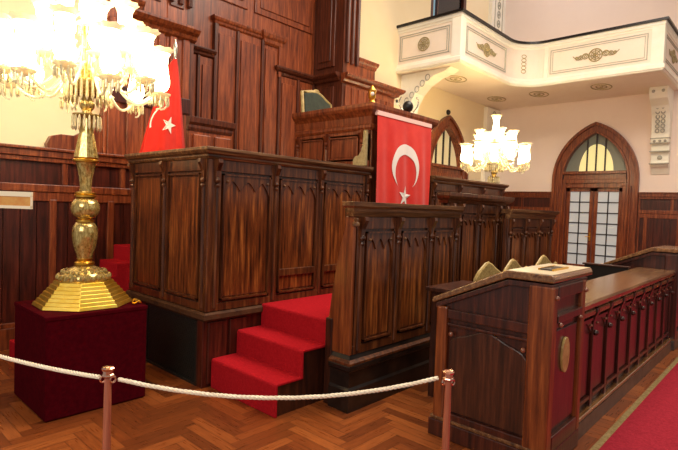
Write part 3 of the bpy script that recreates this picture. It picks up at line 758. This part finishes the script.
pts = [(sa_, z_) for sa_, z_ in star_pts(0, sz, 1, .25)]
pts = [(x*.42, sz+(z-sz)*.10) for x, z in pts]
P(star_mesh(pts, 0, sz, cn), 'star', 'flag_white', t)
m = MB(); vs = []; fs = []
for i in range(13):
    a = PI*.62+PI*.55*i/12*1.0
    for r in (.13, .155):
        vs.append(cone(sa-.95+1.5*r*4*math.cos(a)*.5+.35, sz+.03+r*math.sin(a), .012))
for i in range(12): fs.append((2*i, 2*i+1, 2*i+3, 2*i+2))
m.add(vs, fs); P(m, 'crescent', 'flag_white', t)

# ------------------------------------------------------------------ red carpeted steps and landing
t = thing('staircase', 'three red carpeted steps rising to the podium landing', 'stairs', (2.6, 3.25, 0))
ST = [(2.43, .245), (2.69, .455), (2.96, .66)]; SY0, SY1 = 2.83, 3.695
body = [(2.45, 0), (2.45, .235), (2.71, .235), (2.71, .445), (2.98, .445), (2.98, .65), (4.5, .65), (4.5, 0)]
P(MB().prism(body, lambda u, v, d: (u, d, v), SY0+.02, SY1-.01), 'wooden_carcass', 'wood_dark', t)
c = .018
prof = [(2.43, 0), (2.43, .235), (2.436, .25), (2.45, .255), (2.69, .255), (2.69, .445), (2.696, .46), (2.71, .465), (2.96, .465), (2.96, .65), (2.966, .665), (2.98, .67), (4.5, .67),
        (4.5, .65), (2.98, .65), (2.98, .445), (2.71, .445), (2.71, .235), (2.45, .235), (2.45, 0)]
P(MB().prism(prof, lambda u, v, d: (u, d, v), SY0, SY1), 'carpet', 'carpet', t, bevel=.006)

t = thing('staircase', 'red carpeted steps at the far left beside the wainscot, behind candelabrum', 'stairs', (1.9, 5.65, 0))
sx = [(1.42, .18), (1.62, .33), (1.78, .50), (1.96, .67), (2.12, .80), (2.27, .93), (2.42, 1.09)]
body = [(sx[0][0]+.02, 0)]; top = []
pr = [(sx[0][0], 0)]
for i, (x, z) in enumerate(sx):
    pr.append((x, z)); pr.append(((sx[i+1][0] if i < len(sx)-1 else 2.9), z))
pr.append((2.9, 0))
P(MB().prism(pr, lambda u, v, d: (u, d, v), 5.24, 5.68), 'carpet', 'carpet', t, bevel=.008)

# ------------------------------------------------------------------ rostrum: left wing, centre, right wing
RY = 2.57
def rwing(x0, x1, label, bays, endpanel):
    t = thing('rostrum_desk', label, 'rostrum', ((x0+x1)/2, RY, 0))
    f = lambda s, o, z: (s, RY-o, z)
    panelled(t, f, x0, x1, .44, 1.53, bays, pm='wood_panel', fm='wood_frame', rm='wood_rail', bend=(True, True), bh=.16)
    P(MB().sweep(([(x0-.02, RY+.05), (x0-.02, RY), (x1, RY)] if endpanel else [(x0, RY), (x1+.02, RY), (x1+.02, RY+.16)]), [(-.02, 1.53), (.03, 1.53), (.045, 1.57), (.05, 1.595), (.075, 1.61), (.08, 1.645), (-.02, 1.645)]), 'cornice', 'wood_rail', t, bevel=.002)
    P(MB().box(x0-.02, x1, RY, RY+.06, 1.595, 1.643), 'top_board', 'wood_rail', t)
    P(MB().sweep(([(x0-.01, RY+.17), (x0-.01, RY), (x1, RY)] if endpanel else [(x0, RY), (x1, RY), (x1, RY+.2)]), [(-.03, 0), (.05, 0), (.05, .17), (.035, .19), (.035, .31), (.055, .33), (.055, .36), (.03, .40), (.01, .44), (-.03, .44)]), 'base', 'plinth_black', t)
    P(MB().sweep(([(x0-.01, RY+.17), (x0-.01, RY), (x1, RY)] if endpanel else [(x0, RY), (x1, RY), (x1, RY+.2)]), [(.0, .37), (.058, .37), (.058, .388), (.02, .41), (.0, .41)]), 'base_moulding', 'wood_frame', t)
    ep = [(0, .44), (.255, .44), (.255, .70), (.235, .72), (.225, .80), (.205, .95), (.17, 1.15), (.135, 1.30), (.105, 1.40), (.09, 1.46), (.10, 1.51), (.09, 1.53), (0, 1.53)]
    xe = x0-.032 if endpanel else x1+.002
    P(MB().prism(ep, lambda u, v, d: (xe+d, RY+u-.02, v), 0, .03), 'end_panel', 'wood_orange', t, bevel=.006)
    if endpanel:
        P(MB().box(x0-.04, x0+.06, RY+.17, RY+.242, 0, .70), 'end_post', 'wood_dark', t, bevel=.006)
        P(MB().lathe([(.018, 0), (.03, .01), (.03, .03), (.018, .04), (.024, .06), (.012, .07)], (x0-.02, RY-.03, 1.45), 10), 'turned_drop', 'wood_rail', t, smooth=True)
    return t
rwing(2.96, 4.52, 'low panelled rostrum wing next to the red steps, below the hanging flag', [3.02, 3.50, 4.02, 4.47], True)
rwing(5.68, 7.08, 'far panelled rostrum wing nearest the glazed door', [5.72, 6.16, 6.60, 7.04], False)
t = thing('rostrum', 'raised central rostrum in dark wood with overhanging top between two wings', 'rostrum', (5.24, 2.5, 0))
CX0, CX1, CY0 = 4.60, 5.98, 2.74
f = lambda s, o, z: (s, CY0-o, z)
panelled(t, f, CX0, CX1, .3, 1.68, [CX0+.05, CX0+.24, 5.27, CX1-.24, CX1-.05], stile=.05)
g = lambda s, o, z: (CX0-o, s, z)
P(MB().box(CX0, CX0+.05, CY0, CY0+.07, 0, 1.68).box(CX1-.05, CX1, CY0, CY0+.07, 0, 1.68), 'side_panel', 'wood_frame', t, split=True)
P(MB().sweep([(CX0, CY0+.07), (CX0, CY0), (CX1, CY0), (CX1, CY0+.07)], [(-.03, 1.68), (.03, 1.68), (.045, 1.71), (.07, 1.73), (.085, 1.755), (.085, 1.79), (-.03, 1.79)]), 'cornice', 'wood_frame', t, bevel=.002)
P(MB().box(CX0, CX1, CY0, CY0+.07, 1.74, 1.788), 'desk_top', 'wood_rail', t)
P(MB().box(CX0-.03, CX1+.03, CY0-.04, CY0+.04, 0, .3), 'base', 'plinth_black', t)

# ------------------------------------------------------------------ stenographers' enclosure at the right
BY = 1.11
def end_block(x0, x1, label):
    t = thing('end_desk', label, 'desk', ((x0+x1)/2, 1.5, 0))
    yb = 1.88
    side = [(BY+.0, .12), (yb, .12), (yb, .94), (1.37, 1.17), (BY, 1.17)]
    for nm, xa, sgn in (('side_panel', x0, 1), ('side_panel', x1, -1)):
        a, b = (xa, xa+.05*sgn)
        P(MB().prism(side, lambda u, v, d: (d, u, v), a, b), nm, 'wood_desk', t, bevel=.004)
    # end face frame and panel with shouldered head
    xo = x0
    def E(mb, y0, y1, z0, z1, o=.03): mb.box(xo-o, xo+.005, y0, y1, z0, z1)
    fr = MB(); E(fr, yb-.085, yb, .12, .93, .035)
    fro = P(fr, 'corner_post', 'wood_orange', t, bevel=.012)
    fr = MB(); E(fr, BY+.1, yb-.085, .12, .19); E(fr, BY+.1, yb-.085, .85, .915); E(fr, BY+.1, yb-.085, .80, .82)
    P(fr, 'rail', 'wood_desk', t, split=True, bevel=.006)
    ya, yc = BY+.12, yb-.10
    pts = [(ya, .20), (yc, .20), (yc, .79)]+[(yc+(ya-yc)*k/20, .79-(.11*(abs(2*k/20-1))**2.2)+.012*math.cos(k/20*4*PI)) for k in range(1, 20)]+[(ya, .79)]
    pts[2] = (yc, .68); pts[-1] = (ya, .68)
    P(MB().prism(pts, lambda u, v, d: (xo-d, u, v), 0, .018), 'panel', 'wood_desk_end', t, bevel=.006)
    bo = MB()
    for y in (ya+.02, yc-.02): bo.ball((xo-.03, y, .745), .017, (1, 1, 1), 10)
    for y in (ya+.02, yc-.02): P(MB().ball((xo-.03, y, .745), .018, (1, 1, 1), 10), 'boss', 'boss', t, smooth=True)
    # front face (towards the red runner)
    def G(mb, a, b, z0, z1, o=.03): mb.box(a, b, BY-o, BY+.05, z0, z1)
    P(MB().box(x0, x1, BY, BY+.04, .12, 1.16), 'front_board', 'wood_desk', t)
    fr = MB().box(x0-.035, x0+.055, BY-.03, BY+.12, .12, 1.16); G(fr, x1-.07, x1, .12, 1.16)
    P(fr, 'corner_post', 'wood_orange' if x0 < 5 else 'wood_desk', t, split=True, bevel=.01)
    fr = MB(); G(fr, x0+.06, x1-.07, .12, .22); G(fr, x0+.06, x1-.07, .93, .98, .035); G(fr, x0+.06, x1-.07, 1.08, 1.16); P(fr, 'rail', 'wood_desk', t, split=True, bevel=.006)
    p = MB(); G(p, x0+.09, x1-.10, .25, .88, .012); P(p, 'panel', 'wood_desk_panel', t, bevel=.008)
    for x, z in ((x0+.10, .915), (x1-.11, .915), (x0+.02, 1.09), (x1-.02, 1.09)):
        P(MB().ball((x, BY-.035, z), .016, (1, 1, 1), 10), 'boss', 'boss', t, smooth=True)
    ov = MB().prism([((x0+x1)/2-.04+.068*math.cos(a), .70+.115*math.sin(a)) for a in [2*PI*i/28 for i in range(28)]], lambda u, v, d: (u, BY-.012-d, v), 0, .016)
    P(ov, 'oval_plaque', 'chair_gold', t, bevel=.004)
    # sloping lid
    lid = [(BY-.035, 1.185), (BY-.035, 1.208), (BY-.025, 1.232), (1.38, 1.232), (yb+.03, .985), (yb+.04, .96), (yb+.03, .945), (1.37, 1.185)]
    P(MB().prism(lid, lambda u, v, d: (d, u, v), x0-.04, x1+.11), 'sloping_lid', 'wood_top', t, bevel=.008)
    P(MB().prism([(BY-.02, 1.14), (BY-.02, 1.175), (1.37, 1.175), (yb+.01, .945), (yb+.01, .91), (1.365, 1.14)], lambda u, v, d: (d, u, v), x0-.03, x1+.05), 'lid_moulding', 'wood_desk', t, bevel=.004)
    if x0 < 5: P(MB().box(x0-.03, x1+.10, BY-.02, 1.375, 1.2325, 1.236), 'pale_top_inset', 'inset', t)  # thin cream slab over the flat part of the near lid
    P(MB().box(x0-.04, x1+.0, BY-.03, yb+.03, 0, .12), 'base', 'plinth_grey' if x0 > 5 else 'wood_desk', t, bevel=.008)
    P(MB().box(x0-.037, x1, BY-.027, yb+.02, .12, .145), 'base_moulding', 'wood_rail', t, bevel=.006)
    return t
end_block(3.115, 3.70, 'sloping-lidded wooden end desk with oval plaque, nearest the camera')
end_block(7.25, 7.92, 'sloping-lidded wooden end desk at the far end of the row')
t = thing('desk_row', 'long low wooden desk with panelled front beside the red runner', 'desk', (5.3, 1.4, 0))
BX0, BX1 = 3.73, 7.20; RBY = 1.165
P(MB().box(BX0, BX1, RBY+.0, RBY+.06, .12, .9), 'front_board', 'wood_desk', t)
n = 9; bw = (BX1-BX0-.04)/n
for k in range(n):
    a = BX0+.02+k*bw; b = a+bw
    p = MB().box(a+.06, b-.045, RBY-.012, RBY, .24, .80)
    po = P(p, 'panel', 'wood_desk_panel', t, bevel=.006)
    sub(MB().box(a+.045, b-.03, RBY-.03, RBY, .205, .23), 'panel_sill', 'wood_desk', po, None)
    mo = MB().box(a+.045, b-.03, RBY-.03, RBY, .81, .83)
    ww = b-a-.105
    mo.prism([(a+.06, .81)]+[(a+.06+ww*i/12, .80-.09*abs(2*i/12-1)**2) for i in range(13)]+[(b-.045, .81)], lambda u, v, d: (u, RBY-d, v), 0, .022)
    sub(mo, 'panel_moulding', 'wood_desk', po, None)
    for x in (a+.085, b-.07): sub(MB().ball((x, RBY-.028, .775), .012, (1, 1, 1), 8), 'boss', 'boss', po, None, smooth=True)
for k in range(n+1):
    e = BX0+.03+k*bw if k < n else BX1-.03
    br = MB().prism([(0, .90), (.055, .90), (.055, .87), (.04, .83), (.03, .79), (.03, .72), (.03, .14), (0, .14)], lambda u, v, d, e=e: (e+d, RBY-u, v), -.028, .028)
    br.ball((e, RBY-.04, .71), .024, (1, 1, 1), 8)
    P(br, 'bracket', 'wood_desk', t, bevel=.004)
for k in range(n):
    a = BX0+.03+k*bw+.03; P(MB().box(a, a+bw-.06, RBY-.045, RBY, .855, .90), 'drawer_rail', 'wood_top', t, bevel=.01)
P(MB().sweep([(BX0+.0, RBY), (BX1+.0, RBY)], [(-.34, .93), (.0, .94), (.0, .90), (.035, .905), (.055, .925), (.06, .955), (.05, .975), (-.34, .975)]), 'desk_top', 'wood_top', t)
P(MB().box(BX0, BX1, RBY-.06, RBY+.06, 0, .115), 'base', 'plinth_grey', t)
P(MB().box(BX0, BX1, RBY-.06, RBY+.03, .115, .145), 'base_moulding', 'wood_top', t, bevel=.01)
P(MB().box(BX0+.1, BX1-.1, 1.46, 1.50, .3, .93), 'rear_board', 'wood_dark', t)

P(MB().box(6.72, 6.77, 1.51, 2.0, .0, .99), 'cross_partition', 'black', t, bevel=.006)
P(MB().box(6.70, 6.79, 1.50, 2.02, .99, 1.01), 'partition_cap', 'wood_dark', t, bevel=.004)
t = thing('clerk_desk', 'small flat dark wooden desk behind the nearest end desk', 'desk', (4.0, 2.2, 0))
P(MB().box(3.64, 4.28, 2.04, 2.34, .915, .95), 'desk_top', 'wood_desk_end', t, bevel=.006)
P(MB().box(3.70, 3.74, 2.08, 2.31, 0, .915).box(4.18, 4.22, 2.08, 2.31, 0, .915).box(3.70, 4.22, 2.08, 2.11, .3, .915), 'carcass', 'wood_dark', t)

# gilt chairs of the clerks
def clerk_chair(x, y, rz, label):
    t = thing('side_chair', label, 'chair', (x, y, 0), 'gilt clerks chairs behind the end desk'); base[t.name] = (0, 0, 0)
    del t['group']
    t.rotation_euler = (0, 0, rz)
    bk = [(-.22, .5), (-.24, .96), (-.19, 1.02), (-.09, 1.10), (-.05, 1.11), (.0, 1.09), (.07, 1.04), (.22, .97), (.23, .5)]
    P(MB().prism(bk, lambda u, v, d: (u, .2+d, v), -.02, .02), 'backrest', 'chair_cloth', t, bevel=.008)
    P(MB().tube([(u, .2, v) for u, v in bk], .013, 8), 'back_frame', 'chair_gold', t, smooth=True)
    for s_ in (1,): sub(MB().ball((s_*.235, .2, 1.0), .026, (1, 1, 1.2), 8), 'finial', 'chair_gold', t, None, smooth=True)
    P(MB().box(-.23, .23, -.24, .2, .42, .5), 'seat', 'chair_cloth', t, bevel=.02)
    for a in (-1, 1):
        for b in (-.2, .2): P(MB().tube([(a*.2, b, .43), (a*.21, b*1.05, 0)], [.022, .015], 8), 'leg', 'chair_gold', t, smooth=True)
    return t
clerk_chair(4.56, 2.02, math.radians(-12), 'gilt chair with pointed back, leftmost behind the end desk')
clerk_chair(5.14, 2.02, math.radians(-6), 'gilt chair with pointed back, middle of three behind the end desk')
clerk_chair(5.98, 2.02, math.radians(-8), 'gilt chair with pointed back, rightmost of three, before the glazed door')

# writing tray on the end desk
t = thing('pen_tray', 'small flat brass-edged tray on the nearest end desk lid', 'tray', (3.43, 1.21, 1.2365))
P(MB().box(3.30, 3.56, 1.17, 1.25, 1.2365, 1.244), 'tray_base', 'dot', t, bevel=.003)
P(MB().box(3.29, 3.57, 1.16, 1.17, 1.2365, 1.248), 'rim', 'brass', t)
P(MB().box(3.29, 3.57, 1.25, 1.26, 1.2365, 1.248), 'rim', 'brass', t)

# red runner at the right
t = thing('carpet_runner', 'crimson carpet runner with beige edge at the lower right', 'carpet', (5, 0, 0))
P(MB().box(1.5, 12.5, -1.2, .95, .001, .012), 'pile', 'runner', t)
P(MB().box(1.5, 12.5, .93, .995, .001, .010), 'border', 'runner_edge', t)

# ------------------------------------------------------------------ candelabra
def pedestal(x0, x1, y0, y1, h, label):
    t = thing('pedestal', label, 'pedestal', ((x0+x1)/2, (y0+y1)/2, 0))
    P(MB().box(x0, x1, y0, y1, .004, h), 'box', 'velvet', t, bevel=.012)
    P(MB().box(x0-.004, x1+.004, y0-.004, y1+.004, h-.03, h+.002), 'cloth_top', 'velvet', t, bevel=.006)
    return t
pedestal(1.185, 1.925, 3.855, 4.60, .75, 'maroon cloth-covered box pedestal under the nearer candelabrum')
def candelabrum(x, y, z0, label):
    t = thing('candelabrum', label, 'lamp', (x, y, z0)); base[t.name] = (0, 0, 0)
    ph = math.radians(20)
    def octa(r0, z_0, r1, z_1, mb):
        vs = [(r0*math.cos(ph+k*PI/4), r0*math.sin(ph+k*PI/4), z_0) for k in range(8)]+[(r1*math.cos(ph+k*PI/4), r1*math.sin(ph+k*PI/4), z_1) for k in range(8)]
        mb.add(vs, [tuple(range(8))[::-1], tuple(range(8, 16))]+[(k, (k+1) % 8, 8+(k+1) % 8, 8+k) for k in range(8)])
    m = MB(); N_ = 7
    for k in range(N_):
        r0 = .365-(.365-.205)*k/N_; r1 = r0-.012; z_ = .004+k*.0265
        octa(r0, z_, r1, z_+.0265, m)
    P(m, 'stepped_base', 'brass_bright', t, bevel=.002)
    m = MB().lathe([(.185, .188), (.19, .20), (.187, .225), (.17, .25), (.15, .268), (.12, .285), (.08, .30), (.06, .31)], seg=32)
    for k in range(22):
        a = 2*PI*k/22; m.ball((.185*math.cos(a), .185*math.sin(a), .222), .021, (1, 1, 1.2), 6)
        m.ball((.155*math.cos(a+.14), .155*math.sin(a+.14), .262), .017, (1, 1, 1), 6)
    P(m, 'fluted_dome', 'crystal', t, smooth=True)
    P(MB().lathe([(.06, .305), (.075, .315), (.075, .33), (.055, .345), (.06, .355), (.06, .365)], seg=24), 'collar', 'brass', t, smooth=True)
    P(MB().lathe([(.055, .365), (.062, .40), (.082, .46), (.094, .53), (.096, .57), (.088, .62), (.068, .65), (.055, .655)], seg=20, fold=.025, nf=10), 'vase_stem', 'crystal', t, smooth=True)
    P(MB().lathe([(.055, .652), (.068, .66), (.068, .672), (.05, .68), (.05, .685)], seg=24), 'collar', 'brass', t, smooth=True)
    P(MB().lathe([(.05, .683), (.08, .70), (.10, .73), (.108, .765), (.102, .80), (.085, .83), (.055, .852)], seg=20, fold=.02, nf=10), 'globe_stem', 'crystal', t, smooth=True)
    P(MB().lathe([(.06, .85), (.082, .857), (.082, .868), (.07, .874), (.078, .882), (.078, .892), (.045, .90)], seg=24), 'collar', 'brass', t, smooth=True)
    P(MB().lathe([(.045, .898), (.042, .94), (.048, 1.0), (.058, 1.06), (.072, 1.12), (.078, 1.13)], seg=20, fold=.03, nf=10), 'flared_stem', 'crystal', t, smooth=True)
    P(MB().lathe([(.07, 1.128), (.095, 1.135), (.098, 1.15), (.085, 1.16), (.09, 1.17)], seg=24), 'collar', 'brass', t, smooth=True)
    P(MB().lathe([(.09, 1.168), (.082, 1.21), (.066, 1.30), (.05, 1.38), (.042, 1.44), (.042, 1.48)], seg=20, fold=.03, nf=10), 'tapered_stem', 'crystal', t, smooth=True)
    def fringe(r, zt, n, L_, w_=.011, cx=0, cy=0, mb=None):
        mb = mb or MB()
        for k in range(n):
            a = 2*PI*k/n; px, py = cx+r*math.cos(a), cy+r*math.sin(a)
            mb.lathe([(0, zt-L_), (w_, zt-L_*.8), (w_*.8, zt-.012), (0, zt)], (px, py, 0), 5)
        return mb
    P(MB().lathe([(.042, 1.475), (.08, 1.485), (.105, 1.50), (.108, 1.51), (.04, 1.51)], seg=24), 'lower_dish', 'crystal', t, smooth=True)
    P(fringe(.102, 1.502, 18, .12), 'prism_fringe', 'prism', t)
    P(MB().lathe([(.04, 1.508), (.035, 1.54), (.055, 1.57), (.058, 1.60), (.04, 1.63), (.05, 1.65)], seg=20), 'neck', 'crystal', t, smooth=True)
    P(MB().lathe([(.05, 1.648), (.10, 1.66), (.15, 1.70), (.165, 1.76), (.16, 1.77), (.06, 1.77), (.05, 1.9), (.04, 2.15), (.045, 2.2)], seg=24), 'receiver_bowl', 'crystal', t, smooth=True)
    P(fringe(.162, 1.765, 26, .17, .013), 'prism_fringe', 'prism', t)
    # one arm as a prototype: along +x
    def arm(R0, zc, zs, sh, h0):
        pts = []
        for i in range(15):
            u = i/14; xx = .06+(R0-.06)*u
            zz = h0+(zc-h0)*u-.14*math.sin(PI*min(1, u*1.08))*(.6+.6*u)+.07*math.sin(2*PI*u)*(1-u)
            pts.append((xx, 0, zz))
        pts[-1] = (R0, 0, zc)
        am_ = MB().tube(pts, .011, 8).tube([(R0+.05*math.sin(a)*1.0, 0, zc-.05-.05*math.cos(a)) for a in [PI*i/6*1.1 for i in range(7)]], .008, 6)
        dish = MB().shell([(.012, zc-.02), (.03, zc-.01), (.06, zc+.005), (.078, zc+.02), (.08, zc+.03), (.07, zc+.022), (.03, zc+.01)], (R0, 0, 0), 18, .03, 9)
        fr = fringe(.062, zc+.01, 9, .085, .009, R0, 0)
        cnd = MB().lathe([(.024, zc), (.03, zc+.02), (.022, zc+.04), (.018, zc+.07)], (R0, 0, 0), 12)
        z1_ = zc+.05
        shd = MB().shell([(.026, z1_), (.05, z1_+.04*sh), (.068, z1_+.14*sh), (.070, z1_+.26*sh), (.060, z1_+.42*sh), (.050, z1_+.62*sh), (.055, z1_+.82*sh), (.068, z1_+.9*sh)], (R0, 0, 0), 20, .03, 8)
        rim = MB().shell([(.070, z1_+.89*sh), (.08, z1_+.94*sh), (.10, z1_+.99*sh), (.098, z1_+1.0*sh)], (R0, 0, 0), 32, .10, 8)
        return am_, dish, fr, cnd, shd, rim
    def tier(n, R0, zc, sh, h0, a0, zoff=None):
        a_, d_, f_, c_, s_, r_ = arm(R0, zc, 0, sh, h0)
        proto = a_.build('arm', 'glass_arm', t, smooth=True)
        for mb, nm, mm in ((d_, 'drip_dish', 'glass_arm'), (f_, 'prism_fringe', 'prism'), (c_, 'candle_holder', 'brass'), (s_, 'glass_shade', 'shade'), (r_, 'shade_rim', 'shade_rim')):
            o = mb.build(nm, mm, None, smooth=(nm != 'prism_fringe')); o.parent = proto
        for k in range(n):
            o = proto if k == 0 else copy_tree(proto, t)
            o.rotation_euler = (0, 0, a0+2*PI*k/n)
            if zoff: o.location = (0, 0, zoff[k % len(zoff)])
    tier(12, .555, 1.69, .34, 1.86, math.radians(24.6), (0, .05))
    tier(9, .32, 1.90, .35, 1.95, math.radians(22), (0, .07))
    a_, d_, f_, c_, s_, r_ = arm(0.0001, 2.2, 0, .40, 2.2)
    for mb, nm, mm in ((d_, 'drip_dish', 'glass_arm'), (f_, 'prism_fringe', 'prism'), (s_, 'glass_shade', 'shade'), (r_, 'shade_rim', 'shade_rim')):
        mb.build(nm, mm, t, smooth=(nm != 'prism_fringe'))
    # curled glass canes between the arms
    return t
L1 = candelabrum(1.575, 4.235, .752, 'large lit crystal candelabrum with gilt octagonal base in the left foreground')
L2 = copy_tree(L1); L2.location = (8.86, 4.30, .752)
L2['label'] = 'distant lit crystal candelabrum glowing before the right-hand walls'
pedestal(8.49, 9.23, 3.93, 4.67, .75, 'cloth-covered box pedestal under the distant candelabrum, behind the rostrum')
t = thing('cord', 'short looped brass-coloured cord end on the maroon pedestal', 'cord', (1.87, 3.98, .76))
P(MB().tube([(1.885+.03*math.cos(a), 3.95+.05*math.sin(a), .762+.012*(1-math.cos(a*2))) for a in [PI*1.5*i/12 for i in range(13)]], .008, 6).ball((1.895, 3.99, .776), .014, (1, 1, 1), 8), 'cord_loop', 'brass', t, smooth=True)

# ------------------------------------------------------------------ rope barrier
def bpost(x, y, label):
    t = thing('barrier_post', label, 'post', (x, y, 0))
    prof = [(.075, 0), (.08, .01), (.075, .025), (.03, .04), (.018, .06), (.016, .3), (.0165, .55), (.015, .78), (.013, .882)]
    P(MB().lathe(prof, (x, y, 0), 16), 'shaft', 'post', t, smooth=True)
    P(MB().lathe([(.014, .88), (.024, .884), (.026, .889), (.024, .893), (.020, .896), (.020, .908), (.024, .911), (.026, .918), (.020, .923), (0, .925)], (x, y, 0), 8), 'cap', 'copper', t)
    for s_ in (-1, 1):
        vx = .018*s_
        P(MB().tube([(x+vx*.8+.014*math.cos(a)*s_*.8, y-vx*.75, .872+.012*math.sin(a)) for a in [2*PI*i/12 for i in range(13)]], .004, 6, False), 'hook', 'copper', t, smooth=True)
    return t
PA, PB, PC = (.853, 2.03), (1.88, 1.075), (.38, 3.30)
bpost(*PA, 'slim rope barrier post with copper cap in front of the maroon pedestal')
bpost(*PB, 'slim rope barrier post in front of the nearest end desk')
bpost(*PC, 'rope barrier post beyond the left edge of the picture')
def rope(p, q, sag, label, za=.838, zb_=.838):
    pts = []; n = 60
    for i in range(n+1):
        u = i/n; e = .03; uu = e+(1-2*e)*u
        pts.append(Vector((p[0]+(q[0]-p[0])*uu, p[1]+(q[1]-p[1])*uu, za+(zb_-za)*uu-sag*4*u*(1-u))))
    m = MB(); d = Vector((q[0]-p[0], q[1]-p[1], 0)).normalized(); sd = Vector((-d.y, d.x, 0))
    for s_ in range(3):
        strand = [pts[int(k)]*(1-(k % 1))+pts[min(n, int(k)+1)]*(k % 1) for k in [i*n/360 for i in range(360)]]
        out = [q_+(sd*math.cos(i*.42+s_*2*PI/3)+Vector((0, 0, 1))*math.sin(i*.42+s_*2*PI/3))*.0042 for i, q_ in enumerate(strand)]
        m.tube(out, .0052, 5)
    o = m.build('rope', 'rope', smooth=True); return tag(o, label, 'rope')
rope(PC, PA, .03, 'cream twisted rope running left from the post with copper cap', .93, .872)
rope(PA, PB, .082, 'cream twisted rope sagging between the two barrier posts', .872, .892)

# sign at the far left
D_ = 2.9
def atpx(px, py, d): return Vector((0, 0, 1.6))+(F+R2*((px-339)/502.54)+U2*((225-py)/502.54))*d
c0 = Vector((F.x*D_+R_.x*(-2.03), F.y*D_+R_.y*(-2.03), 1.555))
t = thing('notice_board', 'slim white-framed amber notice board on stand at left edge', 'sign', (c0.x, c0.y, 0))
dv = Vector((R_.x, R_.y, 0)); nv = Vector((-F.x, -F.y, 0)).normalized()
fnS = lambda u, v, d: tuple(Vector((c0.x, c0.y, 0))+dv*u+nv*d+Vector((0, 0, v)))
wS = .258
m = MB()
for a, b, c_, d_ in ((-wS, wS, 1.595, 1.623), (-wS, wS, 1.525, 1.542), (-wS, -wS+.012, 1.53, 1.6), (wS-.006, wS, 1.53, 1.6)): m.prism([(a, c_), (b, c_), (b, d_), (a, d_)], fnS, -.006, .008)
P(m, 'board_frame', 'sign_white', t)
P(MB().prism([(-wS+.01, 1.538), (wS-.005, 1.538), (wS-.005, 1.6), (-wS+.01, 1.6)], fnS, -.004, .003), 'board', 'sign_amber', t)
xs = c0-dv*.05
P(MB().tube([(xs.x, xs.y, .02), (xs.x, xs.y, 1.53)], .01, 8).lathe([(.12, 0), (.12, .015), (.02, .03)], (xs.x, xs.y, 0), 20), 'stand', 'copper', t, smooth=True)

# small fittings on the back wall
t = thing('wall_fitting', 'small round dark fitting on cream wall above the pointed arch', 'fitting', (10.32, YB, 3.93))
P(MB().lathe([(.06, 0), (.06, .03), (.035, .06), (0, .07)], (0, 0, 0), 16).xf(lambda x, y, z: (10.28+x, YB-z, 3.88+y)), 'disc', 'dot', t, smooth=True)
t = thing('wall_socket', 'small white socket with dark centre on cream wall beside the panelling', 'socket', (8.24, YB, 3.78))
P(MB().box(8.17, 8.33, YB-.02, YB, 3.70, 3.90), 'plate', 'plaster', t, bevel=.005)
P(MB().lathe([(.03, 0), (.03, .012), (0, .014)], (0, 0, 0), 12).xf(lambda x, y, z: (8.27+x, YB-.02-z, 3.78+y)), 'centre', 'dot', t)
